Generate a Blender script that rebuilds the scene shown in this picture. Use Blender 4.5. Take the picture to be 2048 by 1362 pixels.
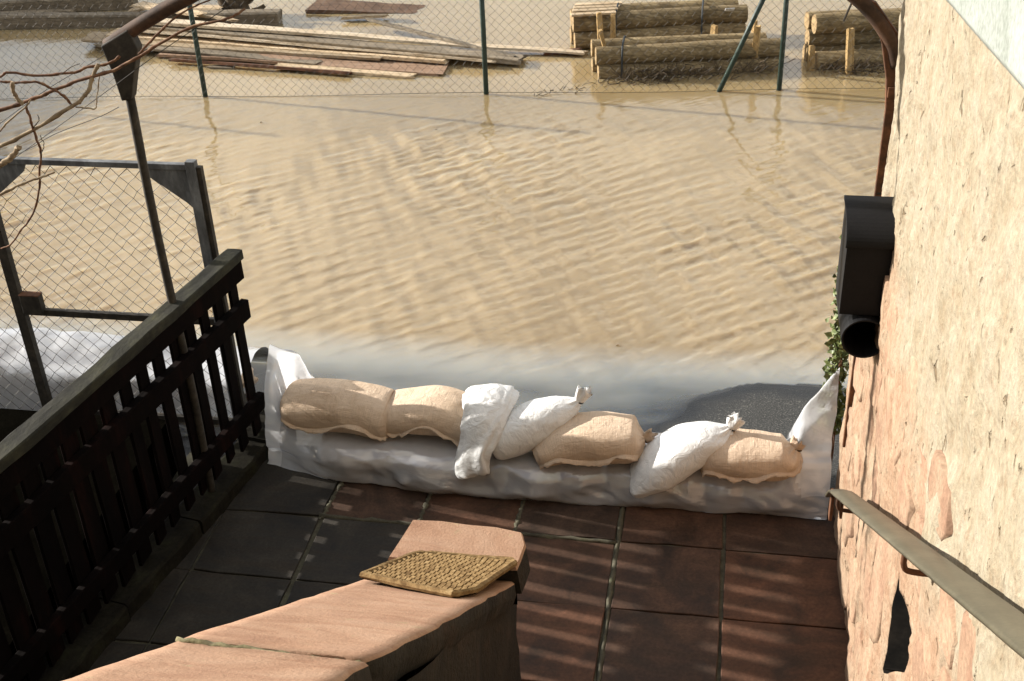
import bpy, bmesh, math, random
import numpy as np
from mathutils import Vector, Matrix

for o in list(bpy.data.objects):
    bpy.data.objects.remove(o, do_unlink=True)
S = bpy.context.scene
COL = S.collection
rng = np.random.default_rng(7)
random.seed(7)

# ------------------------------------------------------------------ camera
CAMP = np.array([0.0, 0.0, 3.8])
RX = np.array([0.98522, 0.16719, -0.03738])
RD = np.array([0.05553, -0.51806, -0.85354])      # image down
RF = np.array([-0.16207, 0.83885, -0.51968])      # forward
FPX = 2447.0
cam_d = bpy.data.cameras.new('camera')
cam = bpy.data.objects.new('camera', cam_d)
COL.objects.link(cam)
M4 = Matrix(((RX[0], -RD[0], -RF[0], CAMP[0]), (RX[1], -RD[1], -RF[1], CAMP[1]),
             (RX[2], -RD[2], -RF[2], CAMP[2]), (0, 0, 0, 1)))
cam.matrix_world = M4
cam_d.sensor_width = 36
cam_d.lens = FPX / 2048 * 36
cam_d.clip_end = 2000
cam_d.clip_start = 0.02
S.camera = cam

# ------------------------------------------------------------------ light
SUN_EL = math.radians(19.5)
TRAVEL = math.radians(-10)                        # heading the light travels towards, from +X
world = bpy.data.worlds.new('World')
S.world = world
world.use_nodes = True
wn = world.node_tree
sky = wn.nodes.new('ShaderNodeTexSky')
sky.sky_type = 'NISHITA'
sky.sun_disc = False
sky.sun_elevation = SUN_EL
# sun sits at azimuth opposite to the travel direction; Blender rotation 0 = +Y, clockwise
sx, sy = -math.cos(TRAVEL), -math.sin(TRAVEL)
sky.sun_rotation = math.atan2(sx, sy)
sky.air_density = 1.0
sky.dust_density = 1.0
bg = wn.nodes['Background']
bg.inputs['Strength'].default_value = 0.09
# broken bright winter cloud spread evenly over the whole dome
tcw = wn.nodes.new('ShaderNodeTexCoord')
sxyz = wn.nodes.new('ShaderNodeSeparateXYZ'); wn.links.new(tcw.outputs['Generated'], sxyz.inputs[0])
den = wn.nodes.new('ShaderNodeMath'); den.operation = 'ADD'; den.inputs[1].default_value = 0.25
absz = wn.nodes.new('ShaderNodeMath'); absz.operation = 'ABSOLUTE'; wn.links.new(sxyz.outputs[2], absz.inputs[0])
wn.links.new(absz.outputs[0], den.inputs[0])
cl = []
for k in (0, 1):
    dv = wn.nodes.new('ShaderNodeMath'); dv.operation = 'DIVIDE'
    wn.links.new(sxyz.outputs[k], dv.inputs[0]); wn.links.new(den.outputs[0], dv.inputs[1]); cl.append(dv)
cxyz = wn.nodes.new('ShaderNodeCombineXYZ')
wn.links.new(cl[0].outputs[0], cxyz.inputs[0]); wn.links.new(cl[1].outputs[0], cxyz.inputs[1])
cn = wn.nodes.new('ShaderNodeTexNoise'); cn.inputs['Scale'].default_value = 2.6; cn.inputs['Detail'].default_value = 6; cn.inputs['Roughness'].default_value = 0.55
wn.links.new(cxyz.outputs[0], cn.inputs['Vector'])
cr = wn.nodes.new('ShaderNodeValToRGB')
cr.color_ramp.elements[0].position = 0.42; cr.color_ramp.elements[1].position = 0.58
wn.links.new(cn.outputs['Fac'], cr.inputs[0])
cm = wn.nodes.new('ShaderNodeMix'); cm.data_type = 'RGBA'
wn.links.new(cr.outputs[0], cm.inputs[0]); wn.links.new(sky.outputs[0], cm.inputs[6]); cm.inputs[7].default_value = (7.6, 7.2, 6.5, 1)
wn.links.new(cm.outputs[2], bg.inputs['Color'])
sd = bpy.data.lights.new('sun', 'SUN')
sd.energy = 5.0
sd.angle = math.radians(0.6)
sd.color = (1.0, 0.945, 0.865)
sun = bpy.data.objects.new('sun', sd)
COL.objects.link(sun)
ldir = Vector((math.cos(TRAVEL) * math.cos(SUN_EL), math.sin(TRAVEL) * math.cos(SUN_EL), -math.sin(SUN_EL)))
sun.rotation_euler = ldir.to_track_quat('-Z', 'Y').to_euler()
sun.location = (-20, 4, 10)
S.view_settings.view_transform = 'Standard'
S.view_settings.look = 'None'
S.view_settings.gamma = 1.0
S.view_settings.use_curve_mapping = False
S.view_settings.exposure = 1.05


# ------------------------------------------------------------------ helpers
def at(px, py, Y):
    """point seen at photo pixel (px,py) standing at depth Y"""
    r = RX * (px - 1024) + RD * (py - 681) + RF * FPX
    return CAMP + r * (Y / r[1])


def atz(px, py, z):
    r = RX * (px - 1024) + RD * (py - 681) + RF * FPX
    return CAMP + r * ((z - 3.8) / r[2])


def _hash(ix, iy, iz, seed):
    h = (ix.astype(np.int64) * 374761393 + iy.astype(np.int64) * 668265263 + iz.astype(np.int64) * 2147483647 + seed * 1274126177)
    h = (h ^ (h >> 13)) * 1274126177
    h = h ^ (h >> 16)
    return (h & 0xFFFFFF) / float(0xFFFFFF)


def vnoise(x, y, z=0.0, seed=0):
    x = np.asarray(x, float); y = np.asarray(y, float); z = np.broadcast_to(np.asarray(z, float), x.shape)
    ix, iy, iz = np.floor(x), np.floor(y), np.floor(z)
    fx, fy, fz = x - ix, y - iy, z - iz
    fx, fy, fz = [f * f * (3 - 2 * f) for f in (fx, fy, fz)]
    r = 0
    for dx in (0, 1):
        for dy in (0, 1):
            for dz in (0, 1):
                w = (fx if dx else 1 - fx) * (fy if dy else 1 - fy) * (fz if dz else 1 - fz)
                r = r + w * _hash(ix + dx, iy + dy, iz + dz, seed)
    return r * 2 - 1


def fbm(x, y, z=0.0, oct=4, seed=0):
    a, s, t = 1.0, 0, 0
    for i in range(oct):
        s = s + a * vnoise(np.asarray(x) * 2 ** i, np.asarray(y) * 2 ** i, np.asarray(z) * 2 ** i, seed + i)
        t += a
        a *= 0.5
    return s / t


def link(o, parent=None):
    COL.objects.link(o)
    if parent is not None:
        o.parent = parent
    return o


def mesh_obj(name, verts, faces, mat, parent=None, smooth=True, mats=None):
    me = bpy.data.meshes.new(name)
    me.from_pydata([tuple(map(float, v)) for v in verts], [], [tuple(map(int, f)) for f in faces])
    me.update()
    if mat is not None:
        me.materials.append(mat)
    if smooth:
        me.polygons.foreach_set('use_smooth', [True] * len(me.polygons))
    return link(bpy.data.objects.new(name, me), parent)


def grid_mesh(name, P, mat, parent=None, smooth=True, uv=None, flip=False, wrap=False):
    """P: (n,m,3) array of points -> quad sheet"""
    n, m = P.shape[:2]
    i = np.arange(n * m).reshape(n, m)
    if wrap:
        i = np.concatenate([i, i[:, :1]], 1)
    q = np.stack([i[:-1, :-1], i[1:, :-1], i[1:, 1:], i[:-1, 1:]], -1).reshape(-1, 4)
    if flip:
        q = q[:, ::-1]
    me = bpy.data.meshes.new(name)
    me.vertices.add(n * m)
    me.vertices.foreach_set('co', P.reshape(-1).astype(np.float32))
    me.loops.add(q.size)
    me.loops.foreach_set('vertex_index', q.reshape(-1).astype(np.int32))
    me.polygons.add(len(q))
    me.polygons.foreach_set('loop_start', np.arange(0, q.size, 4, dtype=np.int32))
    me.polygons.foreach_set('loop_total', np.full(len(q), 4, dtype=np.int32))
    me.update(calc_edges=True)
    if smooth:
        me.polygons.foreach_set('use_smooth', np.ones(len(q), bool))
    if uv is not None:
        l = me.uv_layers.new(name='UVMap')
        l.data.foreach_set('uv', uv.reshape(-1, 2)[q.reshape(-1)].reshape(-1).astype(np.float32))
    me.materials.append(mat)
    return link(bpy.data.objects.new(name, me), parent)


def root(name, loc, label, cat, group=None):
    o = bpy.data.objects.new(name, None)
    o.empty_display_size = 0.1
    o.location = loc
    link(o)
    return tag(o, label, cat, group)


def tag(o, label=None, cat=None, group=None, kind=None):
    if label: o['label'] = label
    if cat: o['category'] = cat
    if group: o['group'] = group
    if kind: o['kind'] = kind
    return o


def adopt(o, parent):
    """parent a part whose mesh is in world coordinates"""
    o.parent = parent
    o.matrix_parent_inverse = Matrix.Translation(-Vector(parent.location))
    return o


class MB:
    def __init__(s):
        s.v = []; s.f = []

    def add(s, verts, faces):
        b = len(s.v)
        s.v += [tuple(v) for v in verts]
        s.f += [tuple(b + i for i in f) for f in faces]

    def box(s, c, half, R=None):
        c = np.array(c, float)
        vs = []
        for z in (-1, 1):
            for y in (-1, 1):
                for x in (-1, 1):
                    p = np.array([x * half[0], y * half[1], z * half[2]])
                    if R is not None:
                        p = R @ p
                    vs.append(c + p)
        s.add(vs, [(0, 2, 3, 1), (4, 5, 7, 6), (0, 1, 5, 4), (2, 6, 7, 3), (0, 4, 6, 2), (1, 3, 7, 5)])

    def tube(s, pts, rad, sides=8, caps=True, rough=0.0, seed=0):
        pts = np.array(pts, float)
        n = len(pts)
        rad = np.broadcast_to(np.asarray(rad, float), (n,))
        rings = []
        ref = np.array([0.0, 0.0, 1.0])
        prev = None
        for i in range(n):
            t = pts[min(i + 1, n - 1)] - pts[max(i - 1, 0)]
            t = t / (np.linalg.norm(t) + 1e-9)
            if prev is None:
                a = np.cross(t, ref)
                if np.linalg.norm(a) < 0.1:
                    a = np.cross(t, np.array([1.0, 0, 0]))
            else:
                a = prev - t * (prev @ t)
            a /= np.linalg.norm(a)
            prev = a
            b = np.cross(t, a)
            ang = np.arange(sides) * 2 * math.pi / sides
            rr = rad[i]
            if rough:
                rr = rr * (1 + rough * vnoise(np.cos(ang) * 1.3 + i * 0.37, np.sin(ang) * 1.3, i * 0.61, seed))
                rings.append(pts[i] + (np.cos(ang) * rr)[:, None] * a + (np.sin(ang) * rr)[:, None] * b)
            else:
                rings.append(pts[i] + (np.cos(ang) * rr)[:, None] * a + (np.sin(ang) * rr)[:, None] * b)
        vs = np.concatenate(rings)
        fs = []
        for i in range(n - 1):
            for k in range(sides):
                k2 = (k + 1) % sides
                fs.append((i * sides + k, i * sides + k2, (i + 1) * sides + k2, (i + 1) * sides + k))
        if caps:
            fs.append(tuple(range(sides))[::-1])
            fs.append(tuple((n - 1) * sides + k for k in range(sides)))
        s.add(vs, fs)

    def prism(s, poly, thick_vec):
        """closed polygon (list of 3d) extruded by thick_vec"""
        poly = [np.array(p, float) for p in poly]
        n = len(poly)
        t = np.array(thick_vec, float)
        s.add(poly + [p + t for p in poly],
              [tuple(range(n))[::-1], tuple(n + i for i in range(n))] + [(i, (i + 1) % n, n + (i + 1) % n, n + i) for i in range(n)])

    def build(s, name, mat, parent=None, smooth=False, bevel=0.0, seg=2):
        me = bpy.data.meshes.new(name)
        me.from_pydata([tuple(map(float, v)) for v in s.v], [], s.f)
        me.update()
        bm = bmesh.new(); bm.from_mesh(me)
        bmesh.ops.recalc_face_normals(bm, faces=bm.faces)
        bm.to_mesh(me); bm.free()
        me.materials.append(mat)
        if smooth:
            me.polygons.foreach_set('use_smooth', [True] * len(me.polygons))
        o = link(bpy.data.objects.new(name, me))
        if parent is not None:
            adopt(o, parent)
        if bevel:
            b = o.modifiers.new('bevel', 'BEVEL'); b.width = bevel; b.segments = seg; b.limit_method = 'ANGLE'
        return o


def spline(pts, n):
    pts = np.array(pts, float)
    P = np.concatenate([[2 * pts[0] - pts[1]], pts, [2 * pts[-1] - pts[-2]]])
    k = len(pts) - 1
    out = []
    for t in np.linspace(0, k, n):
        i = min(int(t), k - 1); u = t - i
        a, b, c, d = P[i], P[i + 1], P[i + 2], P[i + 3]
        out.append(0.5 * ((2 * b) + (-a + c) * u + (2 * a - 5 * b + 4 * c - d) * u * u + (-a + 3 * b - 3 * c + d) * u ** 3))
    return np.array(out)


def frame(d, up=(0, 0, 1)):
    d = np.array(d, float); d /= np.linalg.norm(d)
    s_ = np.cross(d, np.array(up, float)); s_ /= np.linalg.norm(s_)
    u = np.cross(s_, d)
    return np.stack([d, s_, u], 1)      # columns: along, side, up


def rough_bar(a, b, wid, hei, mat, name, parent=None, jit=0.004, nseg=14, seed=0, roll=0.0, taper=1.0, ragged=0.0):
    """weathered timber: rounded rectangular section swept with a little warp; ends ragged"""
    a = np.array(a, float); b = np.array(b, float)
    L = np.linalg.norm(b - a)
    F = frame(b - a)
    c, s_ = math.cos(roll), math.sin(roll)
    side = F[:, 1] * c + F[:, 2] * s_
    up = -F[:, 1] * s_ + F[:, 2] * c
    w, h = wid / 2, hei / 2
    e = min(w, h) * 0.22
    sec = [(-w + e, -h), (0, -h), (w - e, -h), (w, -h + e), (w, h - e), (w - e, h), (0, h), (-w + e, h), (-w, h - e), (-w, -h + e)]
    P = []
    for i in range(nseg + 1):
        t = i / nseg
        k = 1 + (taper - 1) * t
        ring = []
        for j, (p, q) in enumerate(sec):
            nx = vnoise(np.array([t * L * 6 + seed * 3.7]), np.array([j * 0.9]), seed)[0]
            ny = vnoise(np.array([t * L * 6 + 40 + seed * 1.7]), np.array([j * 0.9]), seed)[0]
            al = 0
            if i in (0, nseg):
                al = ragged * vnoise(np.array([j * 1.7 + seed]), np.array([i * 3.1]), 0)[0]
            warp = jit * 2.0 * vnoise(np.array([t * L * 0.9 + seed]), np.array([seed * 1.3]), 0)[0]
            ring.append(a + (b - a) * t + F[:, 0] * al + side * (p * k + nx * jit) + up * (q * k + ny * jit + warp))
        P.append(ring)
    P = np.array(P)
    m = MB()
    n, k = P.shape[:2]
    fs = []
    for i in range(n - 1):
        for j in range(k):
            fs.append((i * k + j, i * k + (j + 1) % k, (i + 1) * k + (j + 1) % k, (i + 1) * k + j))
    fs.append(tuple(range(k))[::-1]); fs.append(tuple((n - 1) * k + j for j in range(k)))
    m.add(P.reshape(-1, 3), fs)
    return m.build(name, mat, parent)


# ------------------------------------------------------------------ materials
class NT:
    def __init__(s, name):
        s.m = bpy.data.materials.new(name)
        s.m.use_nodes = True
        s.t = s.m.node_tree
        s.b = s.t.nodes['Principled BSDF']
        s.out = s.t.nodes['Material Output']

    def n(s, kind, **kw):
        nd = s.t.nodes.new(kind)
        for k, v in kw.items():
            if k in nd.inputs:
                nd.inputs[k].default_value = v
            else:
                setattr(nd, k, v)
        return nd

    def l(s, a, b):
        s.t.links.new(a, b)

    def coord(s, kind='Object', scale=(1, 1, 1)):
        tc = s.n('ShaderNodeTexCoord')
        mp = s.n('ShaderNodeMapping')
        mp.inputs['Scale'].default_value = scale
        s.l(tc.outputs[kind], mp.inputs[0])
        return mp.outputs[0]

    def wcoord(s, scale=(1, 1, 1)):
        g = s.n('ShaderNodeNewGeometry')
        mp = s.n('ShaderNodeMapping')
        mp.inputs['Scale'].default_value = scale
        s.l(g.outputs['Position'], mp.inputs[0])
        return mp.outputs[0]

    def noise(s, vec, scale, detail=4, rough=0.55, dist=0.0):
        nd = s.n('ShaderNodeTexNoise')
        nd.inputs['Scale'].default_value = scale
        nd.inputs['Detail'].default_value = detail
        nd.inputs['Roughness'].default_value = rough
        nd.inputs['Distortion'].default_value = dist
        s.l(vec, nd.inputs['Vector'])
        return nd.outputs['Fac']

    def ramp(s, fac, stops):
        r = s.n('ShaderNodeValToRGB')
        el = r.color_ramp.elements
        while len(el) < len(stops):
            el.new(0.5)
        for e, (p, c) in zip(el, stops):
            e.position = p
            e.color = (c, c, c, 1) if not hasattr(c, '__len__') else (*c, 1)
        s.l(fac, r.inputs[0])
        return r.outputs[0]

    def mix(s, fac, a, b, mode='MIX'):
        m = s.n('ShaderNodeMix', data_type='RGBA', blend_type=mode)
        for sock, v in ((m.inputs[0], fac), (m.inputs[6], a), (m.inputs[7], b)):
            if hasattr(v, 'is_output'):
                s.l(v, sock)
            elif hasattr(v, '__len__'):
                sock.default_value = (*v, 1)
            else:
                sock.default_value = v
        return m.outputs[2]

    def math(s, op, a, b=0.0, c=0.0, clamp=False):
        m = s.n('ShaderNodeMath', operation=op, use_clamp=clamp)
        for sock, v in zip(m.inputs, (a, b, c)):
            if hasattr(v, 'is_output'):
                s.l(v, sock)
            else:
                sock.default_value = v
        return m.outputs[0]

    def bump(s, h, strength=0.4, dist=0.01, normal=None):
        b = s.n('ShaderNodeBump')
        b.inputs['Strength'].default_value = strength
        b.inputs['Distance'].default_value = dist
        s.l(h, b.inputs['Height'])
        if normal is not None:
            s.l(normal, b.inputs['Normal'])
        return b.outputs[0]

    def fin(s, col=None, rough=0.7, normal=None, spec=0.5, metal=0.0):
        for key, v in (('Base Color', col), ('Roughness', rough), ('Normal', normal), ('Specular IOR Level', spec), ('Metallic', metal)):
            if v is None:
                continue
            if hasattr(v, 'is_output'):
                s.l(v, s.b.inputs[key])
            elif hasattr(v, '__len__'):
                s.b.inputs[key].default_value = (*v, 1)
            else:
                s.b.inputs[key].default_value = v
        return s.m


def m_simple(name, stops, scale=8, stretch=(1, 1, 1), rough=0.75, bump=0.3, bdist=0.004, fine=60, spec=0.3, metal=0.0, rand=0.0, world_c=False):
    t = NT(name)
    v = t.wcoord(stretch) if world_c else t.coord('Object', stretch)
    if rand:
        oi = t.n('ShaderNodeObjectInfo')
        ad = t.n('ShaderNodeVectorMath', operation='ADD')
        sc = t.n('ShaderNodeVectorMath', operation='SCALE')
        cx = t.n('ShaderNodeCombineXYZ')
        for i in range(3):
            t.l(oi.outputs['Random'], cx.inputs[i])
        t.l(cx.outputs[0], sc.inputs[0]); sc.inputs['Scale'].default_value = 37.0
        t.l(v, ad.inputs[0]); t.l(sc.outputs[0], ad.inputs[1])
        v = ad.outputs[0]
    a = t.noise(v, scale, 6, 0.6, 0.3)
    f = t.noise(v, fine, 4, 0.6)
    col = t.ramp(a, stops)
    sp = t.ramp(f, [(0.3, 0.72), (0.7, 1.15)])
    col = t.mix(1.0, col, sp, 'MULTIPLY')
    if rand:
        val = t.math('MULTIPLY_ADD', oi.outputs['Random'], rand, 1 - rand / 2)
        hs = t.n('ShaderNodeHueSaturation')
        t.l(val, hs.inputs['Value']); t.l(col, hs.inputs['Color'])
        col = hs.outputs[0]
    h = t.math('ADD', a, t.math('MULTIPLY', f, 0.5))
    return t.fin(col, rough, t.bump(h, bump, bdist), spec, metal)


def m_wood(name, c1, c2, c3, rand=0.3, rough=0.8, spec=0.25, grain=(3, 60, 60)):
    """grain runs along world X mostly (planks, logs)"""
    t = NT(name)
    v = t.wcoord(grain)
    oi = t.n('ShaderNodeObjectInfo')
    g = t.noise(v, 1.0, 6, 0.62, 0.5)
    b = t.noise(t.wcoord((1, 1, 1)), 5, 5, 0.6)
    col = t.ramp(g, [(0.28, c1), (0.5, c2), (0.72, c3)])
    col = t.mix(t.ramp(b, [(0.42, 0.0), (0.68, 0.55)]), col, c1)
    val = t.math('MULTIPLY_ADD', oi.outputs['Random'], rand, 1 - rand * 0.5)
    hs = t.n('ShaderNodeHueSaturation')
    t.l(val, hs.inputs['Value']); t.l(col, hs.inputs['Color'])
    return t.fin(hs.outputs[0], rough, t.bump(g, 0.5, 0.006), spec)


def mat_wall():
    t = NT('old_plaster')
    v = t.wcoord((1, 1, 1))
    sep = t.n('ShaderNodeSeparateXYZ'); t.l(v, sep.inputs[0])
    a = t.noise(v, 2.2, 6, 0.6, 0.4)
    b = t.noise(v, 9.0, 6, 0.65, 0.2)
    f = t.noise(v, 55.0, 5, 0.65)
    pits = t.noise(t.wcoord((1, 1.0, 0.7)), 19.0, 4, 0.65, 0.6)
    cream = t.ramp(b, [(0.25, (0.25, 0.20, 0.132)), (0.5, (0.305, 0.262, 0.19)), (0.75, (0.34, 0.302, 0.235))])
    pink = t.ramp(b, [(0.22, (0.20, 0.105, 0.065)), (0.42, (0.30, 0.195, 0.128)), (0.6, (0.335, 0.24, 0.165)), (0.8, (0.36, 0.295, 0.21))])
    # plaster fallen away low on the wall and towards the corner
    zz = t.math('MULTIPLY_ADD', sep.outputs[2], -1.1, 1.95)
    yy = t.math('MULTIPLY_ADD', sep.outputs[1], 0.12, -0.36)
    k = t.math('ADD', zz, yy)
    k = t.math('ADD', k, t.math('MULTIPLY_ADD', a, 1.5, -0.75))
    k = t.math('MULTIPLY', k, 3.0, clamp=True)
    col = t.mix(k, cream, pink)
    mo = t.noise(v, 22.0, 6, 0.7, 0.4)
    col = t.mix(t.math('MULTIPLY', t.ramp(mo, [(0.30, 1.0), (0.48, 0.0)]), 0.55), col, (0.20, 0.125, 0.075))
    col = t.mix(t.math('MULTIPLY', t.ramp(mo, [(0.56, 0.0), (0.72, 1.0)]), 0.5), col, (0.40, 0.35, 0.26))
    grey = t.ramp(t.noise(t.wcoord((1, 1, 0.35)), 5.0, 5, 0.7), [(0.52, 0.0), (0.72, 0.45)])
    col = t.mix(grey, col, (0.25, 0.22, 0.16))
    pk = t.ramp(pits, [(0.63, 0.0), (0.69, 1.0)])
    col = t.mix(t.math('MULTIPLY', pk, 0.7), col, (0.13, 0.085, 0.045))
    col = t.mix(1.0, col, t.ramp(f, [(0.3, 0.75), (0.7, 1.12)]), 'MULTIPLY')
    h = t.math('ADD', t.math('MULTIPLY', b, 1.0), t.math('MULTIPLY', f, 0.5))
    h = t.math('SUBTRACT', h, t.math('MULTIPLY', pk, 0.8))
    return t.fin(col, 0.9, t.bump(h, 0.8, 0.016), 0.1)


def mat_water():
    t = NT('muddy_flood_water')
    at_ = t.n('ShaderNodeAttribute', attribute_name='depth')
    d = at_.outputs['Fac']
    v = t.wcoord((1, 1, 1))
    # fine ripple relief
    def dirnoise(angle, sx_, sy_):
        g = t.n('ShaderNodeNewGeometry')
        mp = t.n('ShaderNodeMapping')
        mp.inputs['Rotation'].default_value = (0, 0, angle)
        mp2 = t.n('ShaderNodeMapping')
        mp2.inputs['Scale'].default_value = (sx_, sy_, 1)
        t.l(g.outputs['Position'], mp.inputs[0]); t.l(mp.outputs[0], mp2.inputs[0])
        return mp2.outputs[0]
    r1 = t.noise(dirnoise(math.radians(-42), 5, 26), 1.0, 3, 0.5, 0.3)
    r2 = t.noise(dirnoise(math.radians(-20), 7, 30), 1.0, 2, 0.5, 0.3)
    h = t.math('ADD', r1, t.math('MULTIPLY', r2, 0.6))
    deep = t.math('MULTIPLY', d, 14.0, clamp=True)
    h = t.math('MULTIPLY', h, deep)
    nrm = t.bump(h, 0.10, 0.02)
    big = t.noise(t.wcoord((0.5, 0.5, 1)), 0.9, 4, 0.55, 0.6)
    mud = t.ramp(big, [(0.3, (0.25, 0.178, 0.086)), (0.7, (0.31, 0.228, 0.12))])
    mud = t.mix(t.ramp(d, [(0.012, 0.0), (0.085, 1.0)]), (0.40, 0.415, 0.385), mud)      # thin silt film scatters grey, deep water brown
    b = t.b
    t.l(mud, b.inputs['Base Color'])
    b.inputs['Roughness'].default_value = 0.5
    b.inputs['Specular IOR Level'].default_value = 0.0
    b.inputs['Subsurface Weight'].default_value = 1.0
    b.inputs['Subsurface Radius'].default_value = (1.0, 0.8, 0.5)
    b.inputs['Subsurface Scale'].default_value = 0.2
    gl = t.n('ShaderNodeBsdfGlossy'); gl.inputs['Roughness'].default_value = 0.03
    t.l(nrm, gl.inputs['Normal'])
    fr = t.n('ShaderNodeFresnel'); fr.inputs['IOR'].default_value = 2.15
    t.l(nrm, fr.inputs['Normal'])
    # water body: silt-laden scattering below, clear film where shallow
    tr = t.n('ShaderNodeBsdfTransparent'); tr.inputs['Color'].default_value = (0.80, 0.80, 0.76, 1)
    k = t.math('MULTIPLY', d, -36.0)
    ex = t.math('POWER', 2.718, k)
    op = t.math('SUBTRACT', 1.0, ex, clamp=True)
    body_ = t.n('ShaderNodeMixShader')
    t.l(op, body_.inputs[0]); t.l(tr.outputs[0], body_.inputs[1]); t.l(b.outputs[0], body_.inputs[2])
    mx = t.n('ShaderNodeMixShader')
    t.l(fr.outputs[0], mx.inputs[0]); t.l(body_.outputs[0], mx.inputs[1]); t.l(gl.outputs[0], mx.inputs[2])
    t.l(mx.outputs[0], t.out.inputs[0])
    return t.m


def mat_asphalt():
    t = NT('wet_asphalt')
    v = t.wcoord((1, 1, 1))
    f = t.noise(v, 110.0, 3, 0.7)
    a = t.noise(v, 3.0, 4, 0.6)
    vo = t.n('ShaderNodeTexVoronoi'); vo.inputs['Scale'].default_value = 130.0
    t.l(v, vo.inputs['Vector'])
    col = t.ramp(f, [(0.35, (0.022, 0.022, 0.021)), (0.56, (0.055, 0.055, 0.052)), (0.70, (0.24, 0.23, 0.20))])
    col = t.mix(t.ramp(a, [(0.4, 0.0), (0.7, 0.5)]), col, (0.035, 0.034, 0.032))
    sep = t.n('ShaderNodeSeparateXYZ'); t.l(v, sep.inputs[0])
    wet = t.math('MULTIPLY_ADD', sep.outputs[2], 140.0, 1.45, clamp=True)   # dry only where it stands clear of the water
    rough = t.math('MULTIPLY_ADD', wet, 0.5, 0.3)
    col = t.mix(t.math('SUBTRACT', 1.0, wet), col, (0.016, 0.017, 0.019))
    h = t.math('SUBTRACT', f, t.math('MULTIPLY', vo.outputs['Distance'], 0.6))
    return t.fin(col, rough, t.bump(h, 0.7, 0.004), 0.4)


def mat_burlap(name, light, dark, plastic=False):
    t = NT(name)
    uv = t.coord('UV', (1, 1, 1))
    v = t.wcoord((1, 1, 1))
    mp = t.n('ShaderNodeMapping'); mp.inputs['Scale'].default_value = (260, 5, 1)
    t.l(uv, mp.inputs[0])
    st = t.noise(mp.outputs[0], 1.0, 3, 0.6)
    mp2 = t.n('ShaderNodeMapping'); mp2.inputs['Scale'].default_value = (6, 150, 1)
    t.l(uv, mp2.inputs[0])
    st2 = t.noise(mp2.outputs[0], 1.0, 2, 0.5)
    big = t.noise(v, 7.0, 5, 0.6)
    col = t.mix(t.ramp(big, [(0.35, 0.0), (0.7, 0.55)]), light, dark)
    if plastic:
        col = t.mix(1.0, col, t.ramp(st, [(0.3, 0.93), (0.7, 1.02)]), 'MULTIPLY')
        wr = t.noise(t.wcoord((1, 1, 1)), 14.0, 4, 0.55, 1.2)
        h = t.math('ADD', t.math('MULTIPLY', wr, 2.2), t.math('MULTIPLY', st, 0.25))
        m = t.fin(col, 0.42, t.bump(h, 0.55, 0.012), 0.4)
        t.b.inputs['Subsurface Weight'].default_value = 0.0
        return m
    col = t.mix(1.0, col, t.ramp(st, [(0.3, 0.88), (0.7, 1.06)]), 'MULTIPLY')
    wv = t.math('ADD', st, st2)
    wr = t.noise(v, 16.0, 5, 0.6, 1.0)
    stain = t.ramp(t.noise(v, 4.2, 5, 0.65, 0.5), [(0.55, 0.0), (0.72, 0.5)])
    col = t.mix(stain, col, (0.36, 0.24, 0.15))
    h = t.math('ADD', t.math('MULTIPLY', wv, 0.5), t.math('MULTIPLY', wr, 1.8))
    return t.fin(col, 0.9, t.bump(h, 0.65, 0.014), 0.1)


def mat_sheet(name, tint, transp, rough=0.25):
    t = NT(name)
    v = t.wcoord((1, 1, 1))
    wr = t.noise(t.wcoord((1, 1, 2.2)), 4.5, 3, 0.5, 1.2)
    nrm = t.bump(wr, 0.3, 0.03)
    df = t.n('ShaderNodeBsdfDiffuse'); df.inputs['Color'].default_value = (*tint, 1)
    tl = t.n('ShaderNodeBsdfTranslucent'); tl.inputs['Color'].default_value = (*tint, 1)
    m1 = t.n('ShaderNodeMixShader'); m1.inputs[0].default_value = 0.45
    t.l(df.outputs[0], m1.inputs[1]); t.l(tl.outputs[0], m1.inputs[2])
    tr = t.n('ShaderNodeBsdfTransparent'); tr.inputs['Color'].default_value = (0.95, 0.95, 0.95, 1)
    m2 = t.n('ShaderNodeMixShader')
    cloud = t.ramp(t.noise(v, 3.5, 3, 0.5), [(0.3, min(1, transp + 0.12)), (0.7, max(0, transp - 0.12))])
    t.l(cloud, m2.inputs[0])
    t.l(m1.outputs[0], m2.inputs[1]); t.l(tr.outputs[0], m2.inputs[2])
    gl = t.n('ShaderNodeBsdfGlossy'); gl.inputs['Roughness'].default_value = rough
    fr = t.n('ShaderNodeFresnel'); fr.inputs['IOR'].default_value = 1.5
    for nd in (df, tl, gl, fr):
        t.l(nrm, nd.inputs['Normal'])
    m3 = t.n('ShaderNodeMixShader')
    t.l(t.math('MULTIPLY_ADD', fr.outputs[0], 1.5, 0.05), m3.inputs[0])
    t.l(m2.outputs[0], m3.inputs[1]); t.l(gl.outputs[0], m3.inputs[2])
    t.l(m3.outputs[0], t.out.inputs[0])
    return t.m


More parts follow.
